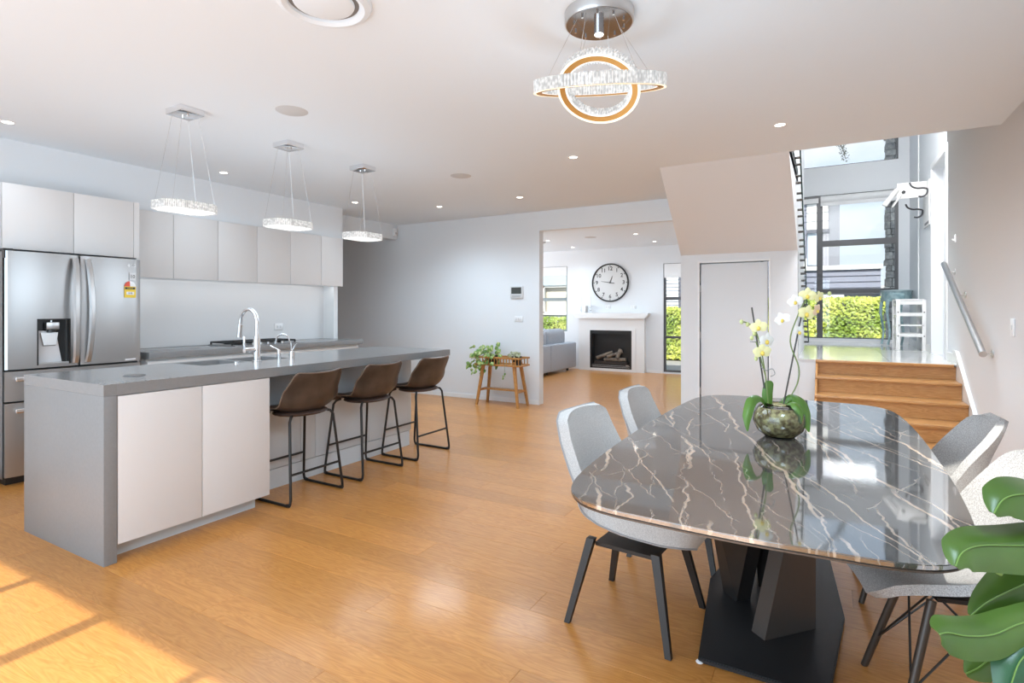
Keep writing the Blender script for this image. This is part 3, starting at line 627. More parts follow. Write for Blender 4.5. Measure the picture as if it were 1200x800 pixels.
# ================================================================== shells of stools and chairs
def shell(prof, widths, curls, th, ni=26, nj=17, pw=2.2, end_round=(.10, .12)):
    """bucket shell: prof = (forward, z) from seat front to back top; widths, curls sampled along it"""
    Pf = cat_rom([(p[0], p[1], 0) for p in prof], 8); L = [0]
    for a, b_ in zip(Pf, Pf[1:]): L.append(L[-1]+(b_-a).length)
    tot = L[-1]
    def pos(s):
        s *= tot; k = 0
        while k < len(L)-2 and L[k+1] < s: k += 1
        f = (s-L[k])/max(L[k+1]-L[k], 1e-9); return Pf[k].lerp(Pf[k+1], min(max(f, 0), 1)), (Pf[k+1]-Pf[k]).normalized()
    G = []
    for i in range(ni+1):
        s = i/ni; p, _d = pos(s); d = Vector((0, 0, 0))
        for k in range(-6, 7): d += pos(min(max(s+k*.035, 0), 1))[1]
        d.normalize(); nrm = Vector((d.y, -d.x, 0)) if (Vector((d.y, -d.x, 0)).dot(Vector((.5, 1, 0))) > 0) else Vector((-d.y, d.x, 0))
        w_ = lerp_list(widths, s); c = lerp_list(curls, s)
        a0, a1 = end_round; q = 1
        if s*tot < a0: q = (1-(1-s*tot/a0)**2.2)
        if (1-s)*tot < a1: q = (1-(1-(1-s)*tot/a1)**2.6)
        row_ = []
        for j in range(nj):
            tt = -1+2*j/(nj-1); base = w_*.5*tt
            # rounded corners: pull the end row inwards
            hw = w_*.5
            lim = hw-(1-q)*.0
            yy = base
            rr = .0
            if s*tot < a0 or (1-s)*tot < a1:
                e = s*tot if s*tot < a0 else (1-s)*tot; aa = a0 if s*tot < a0 else a1
                k = 1-e/aa; lim = hw-aa*(1-math.sqrt(max(0, 1-k*k)))*.8; yy = lim*tt
            h = c*abs(tt)**pw
            row_.append(Vector((p.x+nrm.x*h, yy, p.y+nrm.y*h)))
        G.append(row_)
    b = B(); b.grid(G, th); bmesh.ops.recalc_face_normals(b.bm, faces=b.bm.faces)
    return b, G
def make_stool(label):
    t = thing('bar_stool', label, 'stool', (0, 0, 0), PI, 'brown leather stools at the island')
    prof = [(.215, .575), (.17, .603), (.05, .600), (-.08, .590), (-.155, .605), (-.205, .66), (-.24, .76), (-.268, .872)]
    b, G = shell(prof, [.38, .44, .46, .47, .485, .49, .47, .43, .395], [.0, .03, .035, .045, .06, .085, .09, .065, .04], .018, end_round=(.06, .028))
    sh = obj('shell', b, leather, t, ang=60)
    rim = [G[0][j] for j in range(len(G[0]))]+[G[i][-1] for i in range(len(G))]+[G[-1][j] for j in range(len(G[0])-1, -1, -1)]+[G[i][0] for i in range(len(G)-1, -1, -1)]
    cl = [rim[0]]
    for p in rim[1:]:
        if (p-cl[-1]).length > .004: cl.append(p)
    obj('piping', B().tube(cl[:-1] if (cl[0]-cl[-1]).length < .004 else cl, .0045, n=6, closed=True), seam, sh)
    obj('seat_pad', B().ball((.04, 0, .606), 1, (.15, .165, .022), 3), leather, sh)
    # underside welt
    obj('seat_base', B().ball((-.03, 0, .588), 1, (.165, .20, .026), 3), mat('leather_dark', (.06, .035, .026), .45), t)
    for s in (-1, 1):
        pts = [Vector((.12, s*.135, .588)), Vector((.14, s*.168, .577)), Vector((.15, s*.186, .55)), Vector((.205, s*.222, .05)), Vector((.203, s*.226, .022)), Vector((.18, s*.229, .0095)), Vector((-.18, s*.229, .0095)), Vector((-.203, s*.226, .022)), Vector((-.205, s*.222, .05)), Vector((-.15, s*.186, .55)), Vector((-.14, s*.168, .577)), Vector((-.12, s*.135, .588))]
        obj('leg_frame', B().tube(pts, .0095, n=10), blackmetal, t)
        for f in (-1, 1): obj('foot', B().cyl((f*.175, s*.229, .011), (f*.20, s*.2285, .015), .0125, n=10), black, t)
    for f, z in ((1, .225), (-1, .205)):
        k = (.545-z)/.495
        x = f*(.15+.055*k); yy = .188+.034*k
        obj('footrest', B().tube([(x, -yy, z), (x, yy, z)], .0085, n=8), blackmetal, t)
    return t
s1 = make_stool('brown leather bar stool nearest the cream island cupboard')
s1.location = (-3.275, 2.66, 0)
dup(s1, (-3.275, 3.31, 0), PI, 'brown leather bar stool in the middle of the three')
dup(s1, (-3.275, 3.96, 0), PI, 'brown leather bar stool at the far end of the island')

def slab_leg(b, p, q, w0, w1, d0, d1):
    p, q = Vector(p), Vector(q)
    T = [(p.x-w0, p.y-d0, p.z), (p.x+w0, p.y-d0, p.z), (p.x+w0, p.y+d0, p.z), (p.x-w0, p.y+d0, p.z)]
    D = [(q.x-w1, q.y-d1, q.z), (q.x+w1, q.y-d1, q.z), (q.x+w1, q.y+d1, q.z), (q.x-w1, q.y+d1, q.z)]
    return b.hexa(D, T)
def make_left_chair(label):
    t = thing('dining_chair', label, 'chair', (0, 0, 0), 0, 'light grey chairs on the left of the dining table')
    prof = [(.29, .392), (.245, .408), (.06, .398), (-.10, .388), (-.19, .408), (-.24, .49), (-.28, .67), (-.315, .85)]
    b, G = shell(prof, [.40, .46, .49, .50, .52, .53, .50, .45, .39], [.0, .012, .03, .06, .105, .125, .085, .05, .03], (lambda i, j: .045+.024*max(0, min(1, (18-i)/6))), end_round=(.10, .038), ni=34)
    sh = obj('shell', b, fabric_l, t, ang=60)
    rim = [G[i][-1] for i in range(len(G))]+[G[-1][j] for j in range(len(G[0])-1, -1, -1)]+[G[i][0] for i in range(len(G)-1, -1, -1)]
    cl = [rim[0]]
    for p in rim[1:]:
        if (p-cl[-1]).length > .006: cl.append(p)
    obj('piping', B().tube(cl, .004, n=6), mat('grey_piping', (.33, .32, .32), .8), sh)
    obj('seat_cushion', B().ball((.04, 0, .405), 1, (.21, .19, .030), 3), fabric_l, t)
    obj('under_frame', B().box(-.13, .13, -.13, .13, .31, .325), gunmetal, t)
    for sx in (-1, 1):
        for sy in (-1, 1): obj('leg', slab_leg(B(), (sx*.14, sy*.145, .345), (sx*.215, sy*.217, 0), .017, .012, .015, .010), gunmetal, t)
    return t
c1 = make_left_chair('light grey upholstered chair at the near left of the table, back fully visible')
c1.location = (-.715, 2.32, 0); c1.rotation_euler = (0, 0, -.09)
dup(c1, (-.70, 3.06, 0), -.02, 'light grey upholstered chair at the far left of the table, partly behind the marble top')
def make_right_chair(label, loc, rz):
    t = thing('dining_chair', label, 'chair', loc, rz, 'grey boucle chairs on the right of the dining table')
    prof = [(.275, .385), (.23, .42), (.08, .415), (-.08, .42), (-.17, .45), (-.22, .53), (-.26, .66), (-.31, .80), (-.325, .83)]
    b, G = shell(prof, [.40, .46, .48, .49, .50, .49, .46, .42, .36], [.0, .035, .055, .09, .13, .14, .11, .07, .035], .03, end_round=(.09, .10), ni=30)
    obj('shell', b, fabric_r, t, ang=60)
    obj('seat_plate', B().box(-.09, .09, -.09, .09, .377, .39), blackmetal, t)
    feet = []
    for sx in (-1, 1):
        for sy in (-1, 1):
            f = (sx*.215+.0, sy*.165, 0); tp = (sx*.10+.01, sy*.10, .385); feet.append((Vector(f), Vector(tp)))
            obj('leg', B().cyl(f, tp, .0115, .014, n=12), mat('dark_brown_leg', (.06, .045, .035), .35, .3), t)
    b = B(); F = feet
    for a, c in ((0, 1), (2, 3), (0, 2), (1, 3)):
        pa, ta = F[a]; pc, tq = F[c]
        for (u, v, k0, k1) in ((pa, ta, .30, 1.0), (pc, tq, .30, 1.0)):
            lo = u.lerp(v, k0); other = tq if u is pa else ta
            b.tube([lo, other.lerp(v, .15)], .0035, n=6)
    obj('wire_brace', b, blackmetal, t); return t
make_right_chair('grey boucle shell chair at the far right of the table, in front of the stairs', (.33, 3.08, 0), PI+.04)
make_right_chair('grey boucle shell chair at the near right of the table, behind the monstera leaves', (.36, 2.30, 0), PI+.26)

# ================================================================== dining table
t = thing('dining_table', 'dark veined marble dining table on angular black pedestal', 'table', (-.205, 2.59, 0))
half = [(0, 1.172), (.2, 1.163), (.34, 1.148), (.435, 1.10), (.49, 1.0), (.522, .80), (.542, .42), (.546, 0)]
q1 = half; pts = [(x, y_) for x, y_ in q1]+[(x, -y_) for x, y_ in q1[-2::-1]]+[(-x, -y_) for x, y_ in q1[1:]]+[(-x, y_) for x, y_ in q1[-2:0:-1]]
outl = [(p.x, p.y) for p in cat_rom([(x, y_, 0) for x, y_ in pts], 5, True)]
obj('tabletop', B().prism(outl, .748, .76, 'z', bev=.002), marble, t, ang=50)
obj('top_backing', B().prism([(x*.994, y_*.997) for x, y_ in outl], .738, .748, 'z', bev=.004), brownund, t, ang=50)
obj('under_frame', B().box(-.3, .3, -.7, .7, .70, .738), gunmetal, t)
obj('base_plate', B().prism([(-.215, -.48), (.205, -.48), (.26, .10), (.205, .72), (-.215, .72), (-.29, .18)], .004, .022, 'z', bev=.004), mat('base_black', (.018, .018, .02), .45), t)
pm = mat('bronze_grey_slab', (.10, .088, .08), .4, .5)
def wslab(bot, top, th):
    (ax, ay), (bx, by) = bot; (cx, cy), (dx, dy) = top
    n = Vector((by-ay, -(bx-ax), 0)).normalized()*th
    return B().hexa([(ax, ay, .022), (bx, by, .022), (bx-n.x, by-n.y, .022), (ax-n.x, ay-n.y, .022)], [(cx, cy, .70), (dx, dy, .70), (dx-n.x, dy-n.y, .70), (cx-n.x, cy-n.y, .70)])
obj('pedestal_slab', wslab(((-.013, -.244), (.157, -.054)), ((.115, -.10), (.157, -.054)), .07), pm, t, smooth=False)
obj('pedestal_slab', wslab(((-.165, .125), (-.10, .06)), ((-.30, .20), (.03, -.05)), -.07), mat('pedestal_black', (.02, .018, .017), .3), t, smooth=False)
obj('pedestal_slab', wslab(((-.08, .20), (.05, .22)), ((-.12, .12), (.0, .10)), .07), MATS['pedestal_black'], t, smooth=False)
obj('foot_pad', B().ball((-.21, -.475, .006), 1, (.014, .014, .006)), whitep, t)

# ================================================================== orchid in glass bowl
OC = Vector((-.185, 2.62, .76))
t = thing('orchid_pot', 'round mercury glass bowl of moss on the marble table', 'pot', OC)
prof = [(.0, .0), (.045, 0), (.06, .004), (.09, .03), (.106, .068), (.100, .105), (.082, .13), (.066, .139), (.068, .145), (.062, .145), (.060, .138), (.078, .126)]
obj('bowl', B().lathe(prof, n=40), potglass, t)
moss = noise_col(mat('moss', (.2, .2, .05), .9), (.22, .17, .07), (.62, .58, .28), ns=55, detail=4, p0=.38, p1=.62, bump=.6)
obj('moss', B().lathe([(0, .004), (.056, .006), (.085, .032), (.100, .068), (.095, .102), (.076, .126), (.05, .136), (0, .140)], n=32), moss, t)
t = thing('orchid', 'orchid with pale yellow and white flowers on dark stakes in the glass bowl', 'plant', OC+Vector((0, 0, .14)))
leafm = noise_col(mat('orchid_leaf', (.07, .2, .03), .35), (.06, .15, .02), (.13, .26, .04), ns=6)
stakem = mat('stake_dark', (.06, .055, .05), .5)
DO = 2.37
for (u0, v0, u1, v1) in ((899, 470, 881, 360), (917, 474, 943, 350)):
    obj('stake', B().cyl(at(u0, v0+6, DO), at(u1, v1, DO), .0035, n=8), stakem, t, True)
stemg = mat('stem_green', (.18, .24, .08), .5)
for pts in ([(900, 472), (897, 440), (891, 405), (884, 385), (875, 378), (868, 377)], [(922, 472), (934, 450), (936, 430), (926, 400), (934, 372), (944, 352), (955, 343), (968, 344)], [(897, 440), (893, 425), (886, 400)]):
    obj('flower_stem', B().tube(cat_rom([at(u, v, DO-.01) for u, v in pts], 5), .0028, n=6), stemg, t, True)
def leaf_strip(pts, ws, droop=.25, d=None, th=.0012, up=Vector((0, 0, 1)), n=7):
    P = cat_rom(pts, 5); G = []
    for i, p in enumerate(P):
        dd = (P[min(i+1, len(P)-1)]-P[max(i-1, 0)]).normalized(); a = dd.cross(up)
        a = a.normalized() if a.length > 1e-4 else Vector((1, 0, 0)); nn = a.cross(dd).normalized(); w_ = lerp_list(ws, i/(len(P)-1))
        G.append([p+a*(w_/2*(2*j/(n-1)-1))-nn*(droop*w_*abs(2*j/(n-1)-1)**1.6*.5) for j in range(n)])
    b = B(); b.grid(G, th); bmesh.ops.recalc_face_normals(b.bm, faces=b.bm.faces); return b
camup = (-FV*.6+Vector((0, 0, .5))).normalized()
for pts, ws, up in (([(901, 474, 2.36), (900, 462, 2.36), (902, 450, 2.37), (903, 446, 2.37)], [.030, .046, .045, .036, .004], -FV),
                ([(897, 472, 2.37), (890, 466, 2.34), (881, 470, 2.30), (876, 488, 2.27), (876, 505, 2.26)], [.02, .034, .042, .036, .004], camup),
                ([(918, 474, 2.37), (928, 466, 2.35), (938, 471, 2.32), (944, 486, 2.30), (948, 506, 2.29)], [.02, .045, .060, .055, .006], camup),
                ([(915, 474, 2.40), (925, 469, 2.44), (935, 472, 2.48), (941, 485, 2.50)], [.02, .05, .05, .006], camup),
                ([(922, 474, 2.33), (930, 473, 2.30), (937, 482, 2.28), (938, 497, 2.27)], [.02, .035, .04, .004], camup)):
    obj('leaf', leaf_strip([at(*p) for p in pts], ws, .35, up=up), leafm, t, True)
def petal(b, c, dirv, nrm, L_, W_):
    G = []; a = dirv.cross(nrm).normalized()
    for i in range(6):
        k = i/5; w_ = W_*math.sin(PI*min(max(.12+.86*k, 0), 1))**.6
        G.append([c+dirv*(L_*k)+a*(w_*(j/4-.5))+nrm*(.12*L_*math.sin(PI*k)-.1*w_*abs(j/4-.5)*2) for j in range(5)])
    b.grid(G, .0006)
pale = mat('petal_pale_yellow', (.86, .80, .42), .5, Subsurface_Weight=.0); whitepet = mat('petal_white', (.88, .86, .80), .5); pinkpet = mat('petal_pinkish', (.85, .62, .42), .5)
lipm = mat('orchid_lip', (.80, .58, .10), .5)
def flower(u, v, r, m, tilt=0., turn=0.):
    c = at(u, v, DO-.03); nrm = (-FV+Vector((0, 0, -.15))+RV*turn).normalized(); X = RV.copy(); X = (X-nrm*X.dot(nrm)).normalized(); Y = nrm.cross(X).normalized()
    b = B()
    for a, L_, W_ in ((90, 1, .75), (210, .95, .7), (330, .95, .7), (10, 1.05, 1.05), (170, 1.05, 1.05)):
        a = math.radians(a+tilt); petal(b, c, (X*math.cos(a)+Y*math.sin(a)), nrm, r*L_, r*W_)
    bmesh.ops.recalc_face_normals(b.bm, faces=b.bm.faces)
    f = obj('flower', b, m, t, True)
    obj('lip', B().ball(c+nrm*.006-Y*.006, r*.22, (1, 1, 1.3)), lipm, f, True)
for a in ((889, 383, .034, pale, 10, -.3), (898, 399, .036, whitepet, -8, .3), (893, 412, .037, pale, 5, 0), (946, 346, .034, pale, 0, -.2), (960, 348, .028, pale, 20, .5), (957, 363, .026, pinkpet, 40, .6), (945, 367, .036, pale, -15, 0),
          (917, 374, .030, whitepet, 30, -.6), (932, 353, .030, whitepet, 20, -.3), (936, 388, .028, whitepet, -30, .3)): flower(*a)
for (u, v) in ((869, 377), (876, 380), (881, 396), (884, 391), (972, 344), (886, 420)): obj('bud', B().ball(at(u, v, DO-.01), .008, (1, 1, 1.3)), mat('bud_green', (.55, .58, .25), .5), t, True)
obj('air_root', B().tube(cat_rom([at(u, v, DO-.02) for u, v in ((892, 430), (898, 434), (905, 432), (908, 438), (903, 441))], 4), .002, n=5).tube([at(879, 400, DO), at(888, 401, DO)], .002, n=5), mat('root_grey', (.3, .31, .3), .6), t, True)

# ================================================================== lamps
def downlight(x, y_, z, label, spot=62):
    t = thing('downlight', label, 'light', (x, y_, z), 0, 'recessed ceiling downlights')
    obj('trim_ring', B().lathe([(.034, 0), (.034, -.003), (.046, -.003), (.050, 0)], n=24), whitep, t)
    obj('lens', B().cyl((0, 0, -.0015), (0, 0, 0), .034, n=24), lampm, t)
    d = bpy.data.lights.new('downlight_beam', 'SPOT'); d.energy = spot; d.spot_size = math.radians(160); d.spot_blend = 1; d.color = (.68, .85, 1); d.shadow_soft_size = .35
    o = bpy.data.objects.new('downlight_beam', d); C.objects.link(o); o.parent = t; o.location = (0, 0, -.012)
for x, y_, l in ((-5.168, 3.322, 'recessed downlight above the bench, between the first two crystal pendants'), (-5.171, 5.064, 'recessed downlight above the last wall cupboards, beside the third pendant'),
                 (-4.426, 5.822, 'recessed downlight right of the third pendant, near the back wall'), (-3.223, 5.815, 'recessed downlight in front of the living room opening'),
                 (-1.965, 4.524, 'recessed downlight below the chandelier, left of the stair soffit'), (-.314, 4.48, 'recessed downlight near the ceiling edge above the stairs'),
                 (-5.129, 1.659, 'recessed downlight at the left edge, above the fridge')): downlight(x, y_, CH, l, 16 if x < -5 else 120 if x > -1 or x < -4 else 78)
for x, y_, l in ((-4.66, 9.514, 'living room downlight nearest the thermostat wall, left front'), (-4.704, 10.788, 'living room downlight above the sofa, left rear'),
                 (-2.925, 9.437, 'living room downlight above and in front of the clock, right front'), (-2.931, 10.653, 'living room downlight near the tall window, right rear')): downlight(x, y_, 2.62, l, 58)
def speaker(x, y_, z, r, label):
    t = thing('ceiling_speaker', label, 'speaker', (x, y_, z)); obj('grille', B().lathe([(0, -.004), (r-.01, -.004), (r, 0)], n=40), greyspk, t)
speaker(-3.169, 2.526, CH, .105, 'round flat ceiling speaker above the island, beside the second pendant')
speaker(-3.225, 4.594, CH, .105, 'round flat ceiling speaker in front of the back wall')
speaker(-3.773, 9.462, 2.62, .11, 'round flat ceiling speaker in the living room')
t = thing('smoke_alarm', 'small dark-edged round alarm on the living room ceiling at the opening edge', 'alarm', (-4.877, 9.691, 2.62)); obj('case', B().lathe([(0, -.03), (.05, -.03), (.06, -.01), (.06, 0)], n=28), whitep, t); obj('ring', B().lathe([(.06, -.012), (.075, -.012), (.075, 0)], n=28), greyp, t)
t = thing('ceiling_vent', 'large round white air vent in the ceiling', 'vent', (-1.925, 1.70, CH))
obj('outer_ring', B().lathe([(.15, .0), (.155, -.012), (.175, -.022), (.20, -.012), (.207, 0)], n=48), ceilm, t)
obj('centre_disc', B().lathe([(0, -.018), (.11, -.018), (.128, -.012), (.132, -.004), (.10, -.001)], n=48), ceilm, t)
obj('throat', B().lathe([(.10, -.0005), (.152, -.001)], n=48), mat('vent_throat', (.22, .22, .22), .9), t)

def crystals_path(b, P, outv, upv, n, w_, h_, dep):
    """row of faceted crystal sticks along points P with outward vectors"""
    for p, o_, u_ in zip(P, outv, upv):
        s = u_.cross(o_).normalized(); w2 = w_/2
        base = [p-s*w2, p-s*w2*.4+o_*dep, p+s*w2*.4+o_*dep, p+s*w2]
        b.hexa([q-u_*h_/2 for q in base], [q+u_*h_/2 for q in base])
def make_pendant(label):
    t = thing('crystal_pendant', label, 'light', (0, 0, 0), 0, 'crystal pendants over the island')
    obj('canopy', B().box(-.09, .09, -.08, .08, -.04, 0, bev=.002), chrome, t)
    for x in (-.03, .03): obj('canopy_screw', B().cyl((x, 0, -.04), (x, 0, -.052), .007, n=10), chrome, t)
    hx, hy, c = .135, .175, .065
    poly = [(-hx+c, -hy), (hx-c, -hy), (hx, -hy+c), (hx, hy-c), (hx-c, hy), (-hx+c, hy), (-hx, hy-c), (-hx, -hy+c)]
    b = B(); P = []; O = []; U = []
    for (a, q) in zip(poly, poly[1:]+poly[:1]):
        A = Vector((*a, -.66)); Q = Vector((*q, -.66)); L_ = (Q-A).length; n = max(3, int(L_/.013)); o_ = Vector((Q.y-A.y, -(Q.x-A.x), 0)).normalized()
        for i in range(n): P.append(A.lerp(Q, (i+.5)/n)); O.append(o_); U.append(Vector((0, 0, 1)))
    crystals_path(b, P, O, U, 0, .011, .052, .008)
    o = obj('crystal_sticks', b, crystal, t, smooth=False); o['kind'] = 'stuff'
    inner = [(x*.97, y_*.97) for x, y_ in poly]
    b = B(); k = .8
    for (a, q) in zip(inner, inner[1:]+inner[:1]):
        b.hexa([(a[0], a[1], -.684), (q[0], q[1], -.684), (q[0]*k, q[1]*k, -.684), (a[0]*k, a[1]*k, -.684)], [(a[0], a[1], -.638), (q[0], q[1], -.638), (q[0]*k, q[1]*k, -.638), (a[0]*k, a[1]*k, -.638)])
    obj('led_ring', b, ledm, t, smooth=False)
    for sx, sy in ((-1, -1), (1, -1), (1, 1), (-1, 1)): obj('wire', B().cyl((sx*.06, sy*.055, -.05), (sx*hx*.8, sy*hy*.8, -.638), .0012, n=5), satin, t)
    d = bpy.data.lights.new('pendant_glow', 'POINT'); d.energy = 6; d.color = (.72, .87, 1); d.shadow_soft_size = .3
    o = bpy.data.objects.new('pendant_glow', d); C.objects.link(o); o.parent = t; o.location = (0, 0, -1.1)
    return t
p1_ = make_pendant('crystal pendant over the island nearest the fridge, lowest in the view'); p1_.location = (-3.77, 2.15, CH)
def dupl(root, loc, label):
    r = dup(root, loc, None, label); return r
dupl(p1_, (-3.81, 3.004, CH), 'crystal pendant over the middle of the island')
dupl(p1_, (-3.816, 3.834, CH), 'crystal pendant over the far end of the island')

t = thing('chandelier', 'double ring crystal chandelier hanging over the dining table', 'chandelier', (-.91, 2.385, CH))
obj('canopy', B().lathe([(0, -.052), (.152, -.052), (.156, -.045), (.156, 0)], n=56), satin, t, ang=50); obj('mirror_disc', B().lathe([(0, -.0535), (.148, -.0535), (.148, -.052)], n=56), mat('mirror_grey', (.30, .30, .31), .12, 1), t, ang=50)
cp = obj('canopy_spot', B().cyl((0, 0, -.052), (0, 0, -.10), .022, n=24), chrome, t); obj('spot_lens', B().cyl((0, 0, -.1005), (0, 0, -.102), .019, n=24), lampm, cp)
for k in range(10):
    a = 2*PI*k/10; obj('canopy_screw', B().cyl((.115*math.cos(a), .115*math.sin(a), -.052), (.115*math.cos(a), .115*math.sin(a), -.064), .005, n=8), chrome, t)
RF = Vector((-.357, .934, 0)).normalized(); RR = Vector((RF.y, -RF.x, 0))   # view axis at the chandelier
def ring(r, c, nrm, hgt, name):
    nrm = nrm.normalized(); X = RR.copy(); X = (X-nrm*X.dot(nrm)).normalized(); Y = nrm.cross(X).normalized()
    b = B(); P = []; O = []; U = []; n = int(2*PI*r/.0155)
    for i in range(n):
        a = 2*PI*i/n; o_ = X*math.cos(a)+Y*math.sin(a); P.append(c+o_*r); O.append(o_); U.append(nrm)
    crystals_path(b, P, O, U, 0, .0135, hgt, .009)
    k = obj(name, b, crystal, t, smooth=False); k['kind'] = 'stuff'
    # inner crystal lining
    b = B(); crystals_path(b, [c+o_*(r-.036) for o_ in O], [-o_ for o_ in O], U, 0, .012, hgt*.9, .007)
    k2 = obj('crystal_lining', b, crystal, t, smooth=False); k2['kind'] = 'stuff'
    # metal channel showing on the lower face
    def rr(r0, r1, h0, h1, m, nm):
        b = B(); n = 72; G = []
        for i in range(n+1):
            a = 2*PI*i/n; o_ = X*math.cos(a)+Y*math.sin(a)
            G.append([c+o_*r0+nrm*h0, c+o_*r1+nrm*h0, c+o_*r1+nrm*h1, c+o_*r0+nrm*h1, c+o_*r0+nrm*h0])
        b.grid(G); bmesh.ops.remove_doubles(b.bm, verts=b.bm.verts, dist=1e-6); bmesh.ops.recalc_face_normals(b.bm, faces=b.bm.faces); return obj(nm, b, m, t)
    rr(r-.034, r-.002, -hgt/2+.002, hgt/2-.004, ledm, 'led_channel')
    rr(r-.026, r-.002, -hgt/2-.003, -hgt/2+.002, gold, 'gold_rim')
    rr(r-.001, r+.010, -hgt/2-.004, -hgt/2-.002, mat('warm_glow_edge', (.9, .8, .6), .4, emit=(1, .85, .6), es=.45), 'rim_edge')
cc = Vector((0, 0, -.325))
up1 = (Vector((0, 0, 1))*math.cos(.29)+(-RF)*math.sin(.29)*-1*-1+RR*.035)
up1 = Vector((0, 0, 1))*math.cos(.29)-RF*math.sin(-.29)*-1+RR*.005
ring(.288, cc+Vector((0, 0, .0)), up1, .050, 'crystal_sticks')
up2 = RF*math.cos(1.05)+Vector((0, 0, 1))*math.sin(1.05)+RR*.15
ring(.178, cc+Vector((0, 0, -.012)), up2, .045, 'crystal_sticks')
for a, rr_ in ((.5, .28), (2.1, .28), (3.7, .28), (5.3, .28), (1.2, .16), (4.2, .16)):
    o_ = RR*math.cos(a)+RF*math.sin(a); p = cc+o_*rr_; 
    if rr_ > .2: p.z += (.08 if math.sin(a) > 0 else -.05)
    else: p.z += .1
    obj('wire', B().cyl(o_*.115+Vector((0, 0, -.055)), p, .0011, n=5), satin, t)
d = bpy.data.lights.new('chandelier_glow', 'POINT'); d.energy = 13; d.color = (.68, .85, 1); d.shadow_soft_size = .3
o = bpy.data.objects.new('chandelier_glow', d); C.objects.link(o); o.parent = t; o.location = (0, 0, -1.15)

# ================================================================== planter stand and plants
t = thing('plant_stand', 'warm teak plant stand with slatted tray against the back wall', 'plant stand', (-3.89, 6.52, 0))
for sx in (-1, 1):
    for sy in (-1, 1): obj('leg', slab_leg(B(), (sx*.235, sy*.085, .60), (sx*.325, sy*.14, 0), .022, .015, .018, .014), teak, t)
obj('tray_base', B().box(-.34, .34, -.12, .12, .54, .555), teak, t)
for s in (-1, 1):
    obj('tray_rail', B().box(-.36, .36, s*.125-.009, s*.125+.009, .64, .665, bev=.003), teak, t)
    obj('tray_rail', B().box(-.36, .36, s*.125-.009, s*.125+.009, .545, .565, bev=.003), teak, t)
    for k in range(15): obj('slat', B().box(-.33+k*.047-.006, -.33+k*.047+.006, s*.125-.004, s*.125+.004, .565, .64), teak, t)
for s in (-1, 1):
    for z in (.552, .652): obj('end_rail', B().cyl((s*.34, -.155, z), (s*.34, .155, z), .009, n=10), teak, t)
obj('shelf', B().box(-.29, .29, -.055, .055, .205, .225, bev=.003), teak, t)
for s in (-1, 1): obj('stretcher', B().box(s*.293-.012, s*.293+.012, -.115, .115, .19, .215), teak, t)
def pot(name, label, loc, r, h):
    t = thing(name, label, 'pot', loc); obj('wall', B().lathe([(0, 0), (r*.75, 0), (r, h), (r*.93, h), (r*.9, h*.85), (0, h*.85)], n=28), black, t); return t
pot('plant_pot', 'black pot under the trailing pothos in the teak stand', (-4.02, 6.52, .556), .085, .12)
pot('plant_pot', 'black pot of the small variegated plant at the right of the teak stand', (-3.66, 6.52, .556), .07, .12)
def heart(b, c, s, nrm, tipd):
    tipd = (tipd-nrm*tipd.dot(nrm)).normalized(); a = nrm.cross(tipd).normalized(); prof = [(0, .12), (.15, .75), (.4, 1), (.7, .62), (1, .02)]
    G = [[c+tipd*(s*k)+a*(s*.45*w_*q)-nrm*(s*.15*abs(q)**2+s*.12*k*k) for q in (-1, -.5, 0, .5, 1)] for k, w_ in prof]
    b.grid(G, .0006)
rnd = random.Random(11)
varieg = noise_col(mat('variegated_leaf', (.2, .4, .1), .4), (.10, .24, .035), (.42, .46, .16), ns=28, detail=2, p0=.42, p1=.62)
def foliage(tt, c, n, spread, smin, smax, m, down=.3):
    for i in range(n):
        d_ = Vector((rnd.uniform(-1, 1)*spread[0], rnd.uniform(-1, 1)*spread[1], rnd.uniform(-spread[3], spread[2]))); p = c+d_
        if p.y > 6.74: p.y = 6.74-rnd.uniform(.0, .05)
        b = B(); nrm = Vector((rnd.uniform(-.6, .6), rnd.uniform(-1, -.3), rnd.uniform(0, 1))).normalized()
        heart(b, p, rnd.uniform(smin, smax), nrm, Vector((d_.x*2+rnd.uniform(-.3, .3), rnd.uniform(-.3, .3), -down-rnd.uniform(0, .8))))
        bmesh.ops.recalc_face_normals(b.bm, faces=b.bm.faces); obj('leaf', b, m, tt, True)
t = thing('trailing_pothos', 'trailing green pothos spilling over the left end of the teak stand', 'plant', (-4.04, 6.5, .66))
foliage(t, Vector((-4.12, 6.45, .66)), 62, (.17, .11, .16, .12), .05, .085, varieg)
foliage(t, Vector((-4.22, 6.38, .57)), 26, (.12, .06, .06, .13), .045, .075, varieg, 1)
b = B()
for i in range(14):
    e = Vector((-4.12+rnd.uniform(-.2, .14), 6.44+rnd.uniform(-.08, .08), .66+rnd.uniform(-.16, .14))); b.tube(cat_rom([Vector((-4.02, 6.52, .66)), (Vector((-4.02, 6.52, .66))+e)/2+Vector((0, 0, .06)), e], 4), .0025, n=5)
b.tube(cat_rom([Vector((-3.98, 6.5, .67)), Vector((-3.93, 6.48, .78)), Vector((-3.94, 6.47, .86))], 4), .0025, n=5)
obj('vine', b, stemg, t, True)
for p in ((-3.94, 6.47, .86), (-3.93, 6.47, .77), (-3.9, 6.45, .70)):
    b = B(); heart(b, Vector(p), .075, Vector((.1, -.8, .6)).normalized(), Vector((.4, 0, -.6))); bmesh.ops.recalc_face_normals(b.bm, faces=b.bm.faces); obj('leaf', b, varieg, t, True)
t = thing('small_variegated_plant', 'small variegated plant in the right pot of the teak stand', 'plant', (-3.66, 6.52, .66))
foliage(t, Vector((-3.67, 6.48, .70)), 26, (.10, .06, .05, .03), .035, .06, mat('pale_variegated', (.34, .36, .22), .5))
